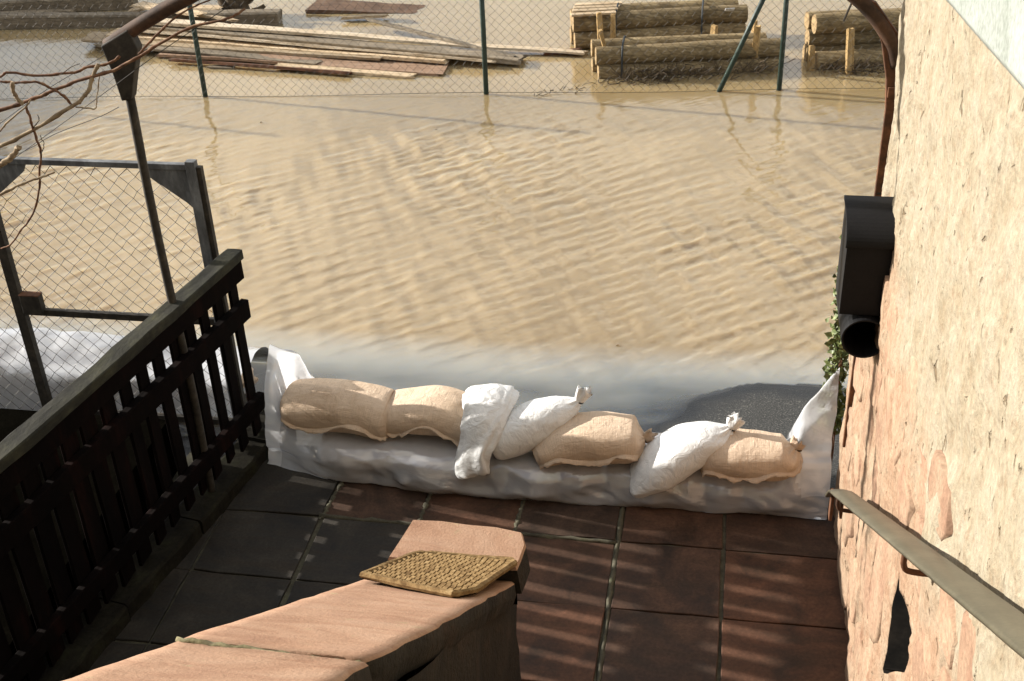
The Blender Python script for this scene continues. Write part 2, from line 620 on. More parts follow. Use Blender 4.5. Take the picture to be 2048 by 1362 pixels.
def mat_slab(name='red_sandstone_paving', grey=0.0):
    t = NT(name)
    oi = t.n('ShaderNodeObjectInfo')
    v = t.wcoord((1, 1, 1))
    a = t.noise(v, 4.0, 6, 0.65, 0.5)
    f = t.noise(v, 70.0, 4, 0.6)
    st = t.noise(t.wcoord((1.5, 12, 1)), 1.6, 5, 0.65, 0.4)
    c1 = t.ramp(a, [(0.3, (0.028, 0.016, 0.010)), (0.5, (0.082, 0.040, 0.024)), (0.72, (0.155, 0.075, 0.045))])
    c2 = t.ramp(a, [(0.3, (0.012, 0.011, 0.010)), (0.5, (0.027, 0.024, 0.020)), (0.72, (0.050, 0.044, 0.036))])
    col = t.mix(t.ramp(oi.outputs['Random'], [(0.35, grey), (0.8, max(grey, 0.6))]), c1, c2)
    col = t.mix(t.ramp(st, [(0.45, 0.0), (0.7, 0.45)]), col, (0.035, 0.024, 0.014))
    col = t.mix(1.0, col, t.ramp(f, [(0.3, 0.75), (0.7, 1.15)]), 'MULTIPLY')
    h = t.math('ADD', a, t.math('MULTIPLY', f, 0.4))
    return t.fin(col, t.ramp(a, [(0.3, 0.5), (0.7, 0.75)]), t.bump(h, 0.35, 0.005), 0.2)


def mat_coping():
    t = NT('red_sandstone_coping')
    v = t.wcoord((1, 1, 1))
    band = t.noise(t.wcoord((1.6, 4, 4)), 2.2, 6, 0.62, 0.8)
    a = t.noise(v, 6.0, 5, 0.6)
    f = t.noise(v, 120.0, 4, 0.65)
    col = t.ramp(band, [(0.28, (0.27, 0.15, 0.095)), (0.5, (0.36, 0.222, 0.148)), (0.75, (0.40, 0.265, 0.185))])
    col = t.mix(t.ramp(a, [(0.5, 0.0), (0.75, 0.4)]), col, (0.24, 0.13, 0.09))
    al = t.ramp(t.noise(v, 11.0, 5, 0.65), [(0.63, 0.0), (0.72, 0.5)])
    col = t.mix(al, col, (0.27, 0.26, 0.14))
    col = t.mix(1.0, col, t.ramp(f, [(0.3, 0.85), (0.7, 1.08)]), 'MULTIPLY')
    h = t.math('ADD', t.math('MULTIPLY', band, 0.7), t.math('MULTIPLY', f, 0.3))
    return t.fin(col, 0.85, t.bump(t.math('ADD', h, t.math('MULTIPLY', a, 0.8)), 0.7, 0.010), 0.12)


MAT_WALL = mat_wall()
MAT_WATER = mat_water()
MAT_ASPH = mat_asphalt()
MAT_SLAB = mat_slab()
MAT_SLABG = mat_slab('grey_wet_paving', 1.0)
MAT_COPE = mat_coping()
MAT_MORTAR = m_simple('joint_mortar', [(0.3, (0.035, 0.032, 0.023)), (0.6, (0.085, 0.078, 0.052)), (0.8, (0.065, 0.07, 0.033))], 12, rough=0.9, bump=0.5, world_c=True)
MAT_KERB = m_simple('mossy_kerb_stone', [(0.3, (0.007, 0.006, 0.005)), (0.55, (0.017, 0.015, 0.010)), (0.8, (0.03, 0.032, 0.015))], 7, rough=0.95, bump=0.5, bdist=0.01, world_c=True, spec=0.1)
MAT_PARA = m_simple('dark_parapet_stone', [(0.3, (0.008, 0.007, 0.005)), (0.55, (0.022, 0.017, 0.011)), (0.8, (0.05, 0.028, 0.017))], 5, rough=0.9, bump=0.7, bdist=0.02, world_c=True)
MAT_FENCE = m_simple('red_brown_stained_timber', [(0.3, (0.0018, 0.0012, 0.0011)), (0.55, (0.004, 0.0022, 0.0018)), (0.8, (0.017, 0.0055, 0.004))], 6, (1, 1, 0.3), rough=0.9, bump=0.4, world_c=True, spec=0.05)
MAT_MOSSY = m_simple('mossy_timber_cap', [(0.3, (0.008, 0.007, 0.005)), (0.5, (0.022, 0.021, 0.013)), (0.68, (0.045, 0.043, 0.023)), (0.8, (0.085, 0.085, 0.022))], 9, (1, 0.6, 1), rough=0.9, bump=0.6, bdist=0.008, world_c=True)
MAT_RUST = m_simple('rusty_iron', [(0.3, (0.045, 0.022, 0.012)), (0.55, (0.13, 0.055, 0.026)), (0.8, (0.23, 0.115, 0.05))], 14, rough=0.8, bump=0.4, bdist=0.003, world_c=True, spec=0.3)
MAT_DARKIRON = m_simple('weathered_dark_iron', [(0.3, (0.018, 0.016, 0.013)), (0.6, (0.05, 0.042, 0.032)), (0.8, (0.10, 0.075, 0.05))], 14, rough=0.7, bump=0.4, bdist=0.003, world_c=True, spec=0.3)
MAT_ARCH = m_simple('browned_iron', [(0.3, (0.03, 0.019, 0.013)), (0.55, (0.075, 0.042, 0.026)), (0.8, (0.15, 0.075, 0.04))], 10, rough=0.8, bump=0.4, bdist=0.003, world_c=True, spec=0.3)
MAT_GREY = m_simple('flaking_grey_paint', [(0.3, (0.06, 0.06, 0.062)), (0.5, (0.12, 0.125, 0.13)), (0.7, (0.22, 0.23, 0.24))], 12, (1, 1, 0.4), rough=0.6, bump=0.5, bdist=0.004, world_c=True, spec=0.4)
MAT_GALV = m_simple('galvanised_wire', [(0.3, (0.016, 0.015, 0.012)), (0.7, (0.04, 0.036, 0.028))], 20, rough=0.6, bump=0.0, spec=0.4, metal=0.2)
MAT_GREEN = m_simple('dark_green_post_paint', [(0.3, (0.012, 0.028, 0.022)), (0.7, (0.03, 0.055, 0.043))], 10, rough=0.5, bump=0.2, spec=0.4, world_c=True)
MAT_BLACK = m_simple('black_letterbox_plastic', [(0.3, (0.006, 0.006, 0.007)), (0.7, (0.011, 0.011, 0.012))], 6, rough=0.6, bump=0.08, fine=140, spec=0.15, world_c=True)
MAT_VOID = m_simple('near_black_lining', [(0.3, (0.004, 0.004, 0.004)), (0.7, (0.012, 0.010, 0.008))], 10, rough=0.95, bump=0.3, spec=0.05, world_c=True)  # near-black colour for the wall hole and the mat backing
MAT_BRASS = m_simple('handrail_dull_olive_paint', [(0.3, (0.060, 0.055, 0.036)), (0.7, (0.105, 0.094, 0.062))], 9, rough=0.4, bump=0.1, fine=100, spec=0.5, world_c=True)
MAT_MATT = m_simple('coarse_coir_rubber', [(0.3, (0.10, 0.058, 0.024)), (0.55, (0.23, 0.15, 0.068)), (0.8, (0.34, 0.245, 0.13))], 40, rough=0.9, bump=0.3, bdist=0.002, fine=180, world_c=True, spec=0.1)
MAT_BURLAP = mat_burlap('burlap', (0.68, 0.53, 0.395), (0.56, 0.415, 0.29))
MAT_WHITEBAG = mat_burlap('white_woven_plastic', (0.76, 0.76, 0.75), (0.68, 0.68, 0.67), True)
MAT_SHEET = mat_sheet('clear_polythene', (0.88, 0.90, 0.95), 0.46, 0.12)
MAT_SHEETW = mat_sheet('white_polythene', (0.84, 0.86, 0.90), 0.06)
MAT_SHEETF = mat_sheet('whitened_polythene', (0.86, 0.88, 0.92), 0.16, 0.12)  # denser copy of the clear sheet; sunlit white of the wall flap put in
MAT_PLANK = m_wood('weathered_plank', (0.26, 0.18, 0.10), (0.50, 0.38, 0.24), (0.68, 0.56, 0.40), 0.6)
MAT_PLANKG = m_wood('grey_wet_plank', (0.10, 0.08, 0.055), (0.22, 0.175, 0.12), (0.36, 0.30, 0.22), 0.5)
MAT_LOG = m_wood('peeled_log', (0.085, 0.058, 0.027), (0.235, 0.17, 0.085), (0.42, 0.33, 0.19), 0.45)
MAT_LOGEND = m_simple('log_end_grain', [(0.3, (0.18, 0.12, 0.06)), (0.6, (0.34, 0.24, 0.12))], 20, rough=0.9, bump=0.4, world_c=True)
MAT_STAKE = m_wood('stake_timber', (0.20, 0.125, 0.05), (0.38, 0.25, 0.105), (0.48, 0.34, 0.17), 0.3, grain=(60, 60, 3))
MAT_BARK = m_simple('vine_bark', [(0.3, (0.06, 0.03, 0.018)), (0.55, (0.17, 0.085, 0.045)), (0.8, (0.30, 0.19, 0.11))], 25, rough=0.85, bump=0.6, bdist=0.004, world_c=True)
MAT_BARKL = m_simple('pale_stripped_vine', [(0.3, (0.15, 0.10, 0.06)), (0.6, (0.32, 0.24, 0.15)), (0.8, (0.42, 0.34, 0.23))], 25, rough=0.85, bump=0.6, bdist=0.004, world_c=True)
MAT_TWIG = m_simple('dead_twig', [(0.3, (0.03, 0.02, 0.012)), (0.7, (0.12, 0.085, 0.05))], 20, rough=0.9, bump=0.3, world_c=True)
MAT_LEAF = m_simple('ivy_leaf', [(0.3, (0.05, 0.075, 0.02)), (0.55, (0.12, 0.15, 0.045)), (0.8, (0.28, 0.29, 0.11))], 30, rough=0.5, bump=0.1, world_c=True, spec=0.4)
MAT_STONE = m_simple('pink_sandstone_rubble', [(0.25, (0.24, 0.135, 0.09)), (0.5, (0.31, 0.205, 0.138)), (0.78, (0.34, 0.265, 0.185))], 7, rough=0.9, bump=0.6, bdist=0.012, world_c=True, spec=0.15, rand=0.22)
MAT_WHITEWASH = m_simple('white_render', [(0.3, (0.22, 0.245, 0.215)), (0.55, (0.34, 0.365, 0.34)), (0.8, (0.38, 0.40, 0.38))], 3, rough=0.9, bump=0.2, world_c=True, spec=0.1)
MAT_TAG = m_simple('white_paper_tag', [(0.3, (0.7, 0.7, 0.7)), (0.7, (0.8, 0.8, 0.8))], 5, rough=0.6, bump=0.0)
MAT_STRAP = m_simple('dark_strap', [(0.3, (0.015, 0.02, 0.025)), (0.7, (0.04, 0.045, 0.05))], 8, rough=0.6, bump=0.0)

# ------------------------------------------------------------------ road bed and flood water
WL = -0.012        # water level


def shore(x):
    """Y where the road meets the water"""
    x = np.asarray(x, float)
    s = 1 / (1 + np.exp(-(x + 0.30) / 0.11))
    return 4.80 + 1.02 * s + 0.08 * np.clip(x, 0, 2) + 0.035 * vnoise(x * 4.0, x * 0 + 3.3)


def bed(x, y):
    d = y - shore(x)
    h = np.where(d < 0, -d * 0.035, -d * 0.010 - np.clip(y - 5.62, 0, 3) ** 1.5 * 0.17)
    h = np.where(d < 0, np.minimum(h, 0.012), h)
    h = h + (0.0035 * fbm(x * 1.6, y * 2.6, 0.0, 3, 5) + 0.0075 * fbm(x * 1.5 + y * 0.8, y * 6.5 - x * 0.9, 0.0, 4, 15) * np.clip((y - 5.1) * 3, 0, 1)) * np.clip((y - 5.0) * 4, 0, 1)
    return WL + np.maximum(h, -0.8)


xs = np.concatenate([np.array([-400, -120, -40, -16]), np.arange(-8, 3.01, 0.05), np.array([8, 20, 60, 200, 400])])
ys = np.concatenate([np.array([-400, -100, -30, -8, 0, 3.0]), np.arange(4.4, 7.6, 0.04), np.array([8.5, 10, 14, 30, 100, 400])])
X, Y = np.meshgrid(xs, ys, indexing='ij')
Z = np.where(Y < 4.4, -0.08, bed(X, Y))
Z = np.where(Y < 4.9, np.minimum(Z, -0.012 - 0.06 * np.clip((4.9 - Y) * 3, 0, 1)), Z)
road = grid_mesh('road', np.stack([X, Y, Z], -1), MAT_ASPH)
tag(road, 'flooded dark asphalt road just beyond the sandbags', None, None, 'structure')

# water sheet: fine near, coarse far
xs = np.concatenate([np.array([-400, -150, -60, -25, -14, -11]), np.arange(-9.2, 2.6, 0.02), np.array([4, 8, 20, 60, 150, 400])])
ys = np.concatenate([np.arange(4.98, 9.0, 0.016), np.arange(9.0, 13.8, 0.03), np.array([14.3, 15.5, 18, 25, 40, 80, 160, 400])])
X, Y = np.meshgrid(xs, ys, indexing='ij')
w = np.zeros_like(X)
wr = np.random.default_rng(3)


def train(ang, lam, amp, n, spread, jitter, sharp=0.0):
    """a group of short-crested waves travelling along heading ang (deg)"""
    global w
    for i in range(n):
        a = math.radians(ang + wr.normal(0, spread))
        l = lam * math.exp(wr.normal(0, jitter))
        k = 2 * math.pi / l
        ph = wr.uniform(0, 6.28)
        env = 0.55 + 0.75 * vnoise(X * 0.9 + i * 7.3, Y * 0.9 + i * 3.1, i * 1.7, 11)
        warp = 0.9 * vnoise(X * 1.1 + i * 2.3, Y * 1.1, i * 0.9, 21)
        c = np.sin(k * (X * math.cos(a) + Y * math.sin(a)) + ph + warp * 1.5)
        w = w + amp / math.sqrt(n) * np.clip(env, 0, 2) * ((np.exp(sharp * c) - 1) / sharp if sharp else c)


train(-47, 0.105, 0.0015, 4, 6, 0.14, 0.9)
train(-52, 0.17, 0.0021, 4, 8, 0.15, 0.9)
train(41, 0.27, 0.0031, 5, 9, 0.2, 0.6)
train(28, 0.14, 0.0012, 3, 14, 0.2, 0.6)
train(-15, 0.8, 0.0032, 3, 25, 0.2)
dep = WL - np.where(Y < 13.8, bed(X, Y), -0.5)
dep = np.clip(dep, -0.05, 1)
fade = np.clip((dep - 0.008) / 0.10, 0, 1) * np.clip((13.8 - Y) / 1.5, 0, 1) * np.clip((X + 9.4) / 1.0, 0, 1)
calm = np.clip((10.6 - Y) / 1.4, 0.22, 1)          # sheltered behind the far fence
gust = 0.75 + 0.6 * fbm(X * 0.55 + 3, Y * 0.55, 0.0, 3, 77)
w = w * np.clip(gust, 0.35, 1.3) * fade * calm * 1.75
Zw = WL + w
water = grid_mesh('water', np.stack([X, Y, Zw], -1), MAT_WATER)
at_ = water.data.attributes.new('depth', 'FLOAT', 'POINT')
at_.data.foreach_set('value', np.clip(dep, 0, 1).reshape(-1).astype(np.float32))
tag(water, 'brown muddy flood water rippling over the road and yard', None, None, 'structure')

# ------------------------------------------------------------------ paving
pb = MB()
pb.box((-0.95, 2.3, -0.055), (1.75, 2.55, 0.045))
paving = pb.build('paving', MAT_MORTAR)
tag(paving, 'dark wet sandstone paving between fence and house wall', None, None, 'structure')
xj = [-2.62, -2.33, -1.83, -1.35, -0.875, -0.388, 0.10, 0.70]
yj = [4.845, 4.405, 3.958, 3.49, 3.03, 2.56, 2.08]
for i in range(len(xj) - 1):
    for j in range(len(yj) - 1):
        x0, x1 = xj[i] + random.uniform(.004, .011), xj[i + 1] - random.uniform(.004, .011)
        if i == 4: x1 -= 0.008
        if i == 5: x0 += 0.006
        y1, y0 = yj[j] - random.uniform(.003, .009), yj[j + 1] + random.uniform(.003, .009)
        m = MB()
        n = 5
        top = []
        for a in range(n):
            for b in range(n):
                u, v = a / (n - 1), b / (n - 1)
                ex = 0.006 * vnoise(np.array([u * 5 + i * 9.1]), np.array([v * 5 + j * 7.7]), 1)[0]
                top.append((x0 + (x1 - x0) * u + (ex if a in (0, n - 1) else 0), y0 + (y1 - y0) * v + (ex if b in (0, n - 1) else 0)))
        tz = random.uniform(-0.003, 0.003); ax, ay = random.uniform(-.006, .006), random.uniform(-.006, .006)
        ve = []
        for (px_, py_) in top:
            ve.append((px_, py_, tz + ax * (px_ - x0) + ay * (py_ - y0) + 0.002 * vnoise(np.array([px_ * 5]), np.array([py_ * 5]), 4)[0]))
        fs = [(a * n + b, (a + 1) * n + b, (a + 1) * n + b + 1, a * n + b + 1) for a in range(n - 1) for b in range(n - 1)]
        rim = [a * n for a in range(n)] + [(n - 1) * n + b for b in range(1, n)] + [a * n + n - 1 for a in range(n - 2, -1, -1)] + [b for b in range(n - 2, 0, -1)]
        base = len(ve)
        for r_ in rim:
            ve.append((ve[r_][0], ve[r_][1], -0.06))
        k = len(rim)
        for q in range(k):
            fs.append((rim[q], rim[(q + 1) % k], base + (q + 1) % k, base + q))
        m.add(ve, fs)
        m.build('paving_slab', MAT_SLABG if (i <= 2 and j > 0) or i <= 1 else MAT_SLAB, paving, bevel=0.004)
# proud bead of mortar along the wide joints
for (a, b) in (((-0.386, 3.35), (-0.386, 4.70)), ((-1.83, 4.40), (-1.81, 4.75)), ((-0.88, 4.40), (-0.872, 4.72)), ((-1.35, 4.42), (-1.345, 4.72)), ((-1.85, 4.415), (-0.39, 4.400))):
    pts = [(a[0] + (b[0] - a[0]) * t + random.uniform(-.003, .003), a[1] + (b[1] - a[1]) * t + random.uniform(-.003, .003), -0.009) for t in np.linspace(0, 1, 34)]
    m = MB(); m.tube(pts, [0.0125 + random.uniform(-.003, .0035) for _ in pts], 8, rough=0.5, seed=int(a[1] * 10))
    m.build('mortar_joint', MAT_MORTAR, paving, smooth=True)

# kerb under the fence
KA = np.array([-2.461, 3.645]); KB = np.array([-2.251, 4.882])
kd = (KB - KA) / np.linalg.norm(KB - KA); kn = np.array([-kd[1], kd[0]])      # kn points left (outwards)
kerb = root('kerb', (-2.4, 4.2, 0), None, None); kerb['kind'] = 'structure'
kerb['label'] = 'low mossy stone kerb under the dark picket fence'
s0 = -1.9
for L in (0.62, 0.55, 0.7, 0.6, 0.66, 0.28):
    a = KA + kd * (s0 + 0.006); b = KA + kd * (s0 + L - 0.006)
    zt = 0.085 + random.uniform(-.006, .006)
    m = MB()
    n = 9
    rows = []
    for t in np.linspace(0, 1, n):
        c = a + (b - a) * t
        e1 = random.uniform(-.006, .006); e2 = random.uniform(-.005, .005)
        i0 = c + kn * (0.0 + e1); i1 = c + kn * (0.012 + e1); o1 = c + kn * 0.16; o0 = c + kn * 0.175
        rows.append([(i0[0], i0[1], -0.05), (i0[0], i0[1], zt - 0.014 + e2), (i1[0], i1[1], zt + e2), (o1[0], o1[1], zt + e2), (o0[0], o0[1], zt - 0.01), (o0[0], o0[1], -0.05)])
    ve = [p for r_ in rows for p in r_]
    fs = [(q * 6 + j, (q + 1) * 6 + j, (q + 1) * 6 + j + 1, q * 6 + j + 1) for q in range(n - 1) for j in range(5)]
    fs += [tuple(range(6)), tuple((n - 1) * 6 + j for j in range(6))[::-1]]
    m.add(ve, fs)
    m.build('kerb_stone', MAT_KERB, kerb)
    s0 += L

# garden soil beyond the kerb
g = MB(); g.box((-7.20, 1.0, 0.11), (4.50, 3.70, 0.19))
soil = g.build('ground', m_simple('garden_soil', [(0.3, (0.0015, 0.0014, 0.001)), (0.7, (0.004, 0.0035, 0.0025))], 6, rough=1.0, bump=0.5, bdist=0.01, world_c=True, spec=0.0))
tag(soil, 'bare dark garden soil behind the picket fence', None, None, 'structure')

# ------------------------------------------------------------------ house wall
wall = root('house_wall', (0.85, 2.0, 0), 'sunlit cream plastered rubble wall of the house, peeling to pink stone', 'wall')
WX = 0.602
NICHE = [(2.93, 1.24), (3.05, 0.98), (3.12, 0.66), (2.62, 1.17), (2.74, 1.34)]


def in_poly(y, z, poly):
    ins = np.zeros(y.shape, bool)
    n = len(poly)
    for i in range(n):
        (y0, z0), (y1, z1) = poly[i], poly[(i + 1) % n]
        c = ((z0 > z) != (z1 > z)) & (y < (y1 - y0) * (z - z0) / (z1 - z0 + 1e-12) + y0)
        ins ^= c
    return ins


yy = np.concatenate([np.arange(-2.0, 1.5, 0.25), np.arange(1.5, 4.825, 0.0133)])
yy = np.append(yy, 4.825)
zz = np.concatenate([np.arange(-0.15, 3.2, 0.0133), np.arange(3.2, 6.1, 0.2)])
Yg, Zg = np.meshgrid(yy, zz, indexing='ij')
disp = 0.030 * fbm(Yg * 1.6, Zg * 1.3, 0.0, 3, 31) + 0.018 * fbm(Yg * 7, Zg * 5, 0.3, 4, 41) + 0.005 * fbm(Yg * 26, Zg * 22, 0.6, 3, 51)
# plaster skin standing proud of the bare rubble, with a broken edge
edge = (1.95 - 1.1 * Zg) + (0.12 * Yg - 0.36) + 1.0 * fbm(Yg * 1.7, Zg * 1.7, 0, 4, 61)
skin = 1 / (1 + np.exp(edge * 16))
disp = disp - 0.014 * skin + 0.018 * (1 - skin) * fbm(Yg * 5.0, Zg * 4.0, 0.9, 3, 71)
# plaster bead down the corner
bead = (Yg > 4.60 + 0.03 * vnoise(Zg * 2.0, Zg * 0)) & (Zg > 1.55)
disp = disp - 0.010 * bead
# rounding of the far corner
disp = disp + 0.05 * np.clip((Yg - 4.74) / 0.085, 0, 1) ** 2.2
rB = int(np.argmin(abs(zz - 0.95))); rT = int(np.argmin(abs(zz - 1.20)))
zb_ = np.clip(0.735 + (3.03 - yy) * 1.0, 0.735, 1.12)
bl = np.clip((yy - 2.42) / 0.16, 0, 1) * np.clip((3.20 - yy) / 0.16, 0, 1)
zb_ = zz[rB] * (1 - bl) + (zb_ + 0.015 * vnoise(yy * 9, yy * 0 + 1.0)) * bl
idx = np.arange(len(zz))
Zg = Zg.copy()
for c_ in range(len(yy)):
    if bl[c_] > 0:
        Zg[c_] = np.interp(idx, [0, rB, rT, rT + 40, len(zz) - 1], [zz[0], zb_[c_], zz[rT] + 0.012 * math.sin(yy[c_] * 14), zz[rT + 40], zz[-1]])
        Zg[c_, rT + 40:] = zz[rT + 40:]
cmask = (yy > 2.70) & (yy < 3.03)
hole = np.zeros(Yg.shape, bool)
hole[np.ix_(cmask, np.arange(rB, rT + 1))] = True
Xg = WX + disp
Xg = np.clip(Xg, WX - 0.03, WX + 0.12)
Xg = Xg + np.where(hole, 0.26, 0.0)
ye = 4.395 + (4.825 - 4.395) / (1 + np.exp((Zg - 1.28) / 0.09)) + 0.012 * vnoise(Zg * 6.0, Zg * 0 + 2.0)
Yw = np.where(Yg > 3.8, 3.8 + (Yg - 3.8) * (ye - 3.8) / (4.825 - 3.8), Yg)
P = np.stack([Xg, Yw, Zg], -1)
# end face (towards the water) and back
cols = [P]
last = P[-1:]
ends = []
for k, x in enumerate(np.linspace(0.72, 1.2, 12)):
    e = last.copy()
    e[..., 0] = x
    e[..., 1] = last[..., 1] + 0.01 + 0.02 * fbm(np.full(zz.shape, x * 5)[None], zz[None] * 5, 0, 3, 81)
    ends.append(e)
P2 = np.concatenate([P] + ends, 0)
wf = grid_mesh('wall_face', P2, MAT_WALL, flip=True)
adopt(wf, wall)
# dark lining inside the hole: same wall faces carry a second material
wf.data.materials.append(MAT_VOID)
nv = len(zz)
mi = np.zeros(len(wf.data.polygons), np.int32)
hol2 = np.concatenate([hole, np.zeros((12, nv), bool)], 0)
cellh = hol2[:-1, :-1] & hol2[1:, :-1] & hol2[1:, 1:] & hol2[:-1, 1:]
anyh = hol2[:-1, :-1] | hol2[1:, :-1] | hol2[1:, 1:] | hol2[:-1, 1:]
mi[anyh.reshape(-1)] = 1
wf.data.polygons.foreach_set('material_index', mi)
bk = MB(); bk.box((1.35, 1.15, 2.9), (0.25, 3.13, 3.05)); bk.build('wall_core', MAT_WALL, wall)
# exposed stones, each proud of the mortar
stones = []
sr = random.Random(5)
tries = 0
while len(stones) < 60 and tries < 4000:
    tries += 1
    y = sr.uniform(1.75, 4.40); z = sr.uniform(0.06, 2.0)
    if z > 1.62 + sr.uniform(-0.2, 0.2):
        continue
    ry = sr.uniform(0.10, 0.22); rz = sr.uniform(0.07, 0.15)
    if abs(y - 2.9) < 0.30 + ry and abs(z - 1.0) < 0.36 + rz:
        continue
    if any(abs(y - s[0]) < (ry + s[2]) * 0.93 and abs(z - s[1]) < (rz + s[3]) * 0.93 for s in stones):
        continue
    stones.append((y, z, ry, rz))
# the two dressed stones flanking the dark hole
stones += [(2.50, 0.98, 0.10, 0.20), (3.30, 0.86, 0.14, 0.26)]
for si, (y, z, ry, rz) in enumerate(stones):
    n = 12
    ang = np.arange(n) * 2 * math.pi / n
    rr = 1 + 0.16 * np.array([sr.uniform(-1, 1) for _ in range(n)])
    ex = 0.7
    cy = np.sign(np.cos(ang)) * np.abs(np.cos(ang)) ** ex * ry * rr
    cz = np.sign(np.sin(ang)) * np.abs(np.sin(ang)) ** ex * rz * rr
    proud = sr.uniform(0.001, 0.006)
    tl_y, tl_z = sr.uniform(-.03, .03), sr.uniform(-.03, .03)
    iy = int(np.argmin(abs(yy - y))); iz = int(np.argmin(abs(zz - z)))
    x0 = float(Xg[max(0, iy - 3):iy + 4, max(0, iz - 3):iz + 4].mean())
    ve = []
    for sc, dx in ((1.0, 0.09), (0.98, 0.0), (0.90, -proud * 0.75), (0.55, -proud)):
        for q in range(n):
            ve.append((x0 + dx + tl_y * cy[q] * sc + tl_z * cz[q] * sc + (sr.uniform(-.004, .004) if dx < 0 else 0), y + cy[q] * sc, z + cz[q] * sc))
    ve.append((x0 - proud * 1.05, y, z))
    fs = []
    for r_ in range(3):
        for q in range(n):
            q2 = (q + 1) % n
            fs.append((r_ * n + q, r_ * n + q2, (r_ + 1) * n + q2, (r_ + 1) * n + q))
    for q in range(n):
        fs.append((3 * n + q, 3 * n + (q + 1) % n, 4 * n))
    m = MB(); m.add(ve, fs)
    m.build('wall_stone', MAT_STONE, wall, smooth=True)
# white rendered band above
yb = np.linspace(-2, 3.9, 80)
m = MB()
ve = []
for y in yb:
    zb = 2.80 + (3.6 - y) * 0.12 + 0.003 * float(vnoise(np.array([y * 3]), np.array([2.0]))[0])
    ve += [(WX + 0.06, y, zb), (WX - 0.034, y, zb + 0.004), (WX - 0.050, y, zb + 0.03), (WX - 0.050, y, 6.0)]
fs = [(q * 4 + j, (q + 1) * 4 + j, (q + 1) * 4 + j + 1, q * 4 + j + 1) for q in range(len(yb) - 1) for j in range(3)]
m.add(ve, fs)
ub = m.build('upper_render', MAT_WHITEWASH, wall, smooth=True)
ub['label'] = 'pale white rendered band high on the wall'

# the house the stairs come down from, behind the camera
hs = root('house', (-2.0, -3.0, 0), 'rendered house at the head of the stairs, behind the viewer', 'house')
m = MB(); m.box((-3.2, -3.6, 3.4), (4.9, 2.9, 3.5)); m.build('wall', MAT_WALL, hs)
m = MB(); m.prism([(-8.4, -0.35, 6.902), (-8.4, -3.6, 8.9), (-8.4, -6.85, 6.902)], (10.4, 0, 0)); m.build('roof', MAT_DARKIRON, hs)
# ------------------------------------------------------------------ stairs and parapet
st = root('stairs', (0, 2.0, 0), None, None); st['kind'] = 'structure'
st['label'] = 'stone stairs leading down to the paving'
for i in range(11):
    m = MB(); m.box((0.02, 3.18 - 0.25 * i - 0.15, 0.187 * (i + 1) / 2 - 0.03), (0.60, 0.15, 0.187 * (i + 1) / 2 + 0.03))
    m.build('step', MAT_SLAB, st, bevel=0.008)

par = root('stair_parapet', (-0.86, 2.9, 0), 'stone stair parapet with pale red sandstone coping sloping down to the yard', 'parapet')
SL = 0.742
zc = lambda y: 1.96 + (1.706 - y) * SL          # coping top along the slope
# body
n = 26
yb = np.linspace(-0.3, 3.17, n)
nz = 14
def face(xf, sgn, seed):
    rows = []
    for y in yb:
        top = min(zc(y) - 0.10, 99) if y < 3.0 else 0.97
        top = zc(y) - 0.10 if y < 3.0 else 0.965
        r_ = []
        for t in np.linspace(0, 1, nz):
            z = -0.03 + (top + 0.03) * t
            dx = 0.02 * float(fbm(np.array([y * 4.2]), np.array([z * 5.0]), 0, 3, seed)[0])
            r_.append((xf + sgn * dx, y, z))
        rows.append(r_)
    return np.array(rows)
FL = face(-1.045, -1, 5); FR = face(-0.635, 1, 9)
for F_, nm, fl in ((FL, 'parapet_wall', True), (FR, 'parapet_wall', False)):
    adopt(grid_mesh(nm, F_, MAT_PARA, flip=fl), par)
endp = np.array([[FL[-1][k] + (FR[-1][k] - FL[-1][k]) * t + np.array([0, 0.03 * math.sin(math.pi * t) + 0.012 * float(vnoise(np.array([t * 5]), np.array([k * 0.7]))[0]), 0]) for k in range(nz)] for t in np.linspace(0, 1, 10)])
adopt(grid_mesh('parapet_wall', endp, MAT_PARA), par)

def coping(pts_l, pts_r, thick, name, seed, slope=True):
    """slab from left/right edge polylines (top surface), ragged edges, undercut"""
    L_ = spline(pts_l, 22); R_ = spline(pts_r, 22)
    rows = []
    rr = np.random.default_rng(seed)
    m_ = 12
    for i in range(22):
        jl, jr = rr.normal(0, 0.003), rr.normal(0, 0.004) - (0.006 if rr.random() < 0.12 else 0)
        a = L_[i] + np.array([jl, 0, 0]); b = R_[i] + np.array([jr, 0, 0])
        row = [a + np.array([0.006, 0, -thick]), a + np.array([-0.002, 0, -thick * 0.5]), a + np.array([0, 0, -0.010])]
        for k, t in enumerate(np.linspace(0.02, 0.98, m_)):
            p = a + (b - a) * t
            p = p + np.array([0, 0, 0.003 * float(fbm(np.array([p[0] * 9]), np.array([p[1] * 9]), 0, 3, seed)[0])])
            row.append(p)
        row += [b + np.array([0, 0, -0.010]), b + np.array([0.003, 0, -thick * 0.5]), b + np.array([-0.010, 0, -thick])]
        rows.append(row)
    P_ = np.array(rows)
    # close ends
    def cap(row):
        c = row.copy(); c[:, 2] = np.minimum(row[:, 2], row[0, 2]); return c
    P_ = np.concatenate([[cap(P_[0])], P_, [cap(P_[-1])]], 0)
    o = adopt(grid_mesh(name, P_, MAT_COPE, smooth=False), par)
    o.data.materials.append(MAT_PARA)  # side faces get a darker stone: their shade is put into the colour
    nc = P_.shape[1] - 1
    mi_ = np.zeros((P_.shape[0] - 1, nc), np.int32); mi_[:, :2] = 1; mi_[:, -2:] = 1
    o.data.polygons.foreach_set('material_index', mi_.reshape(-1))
    return o

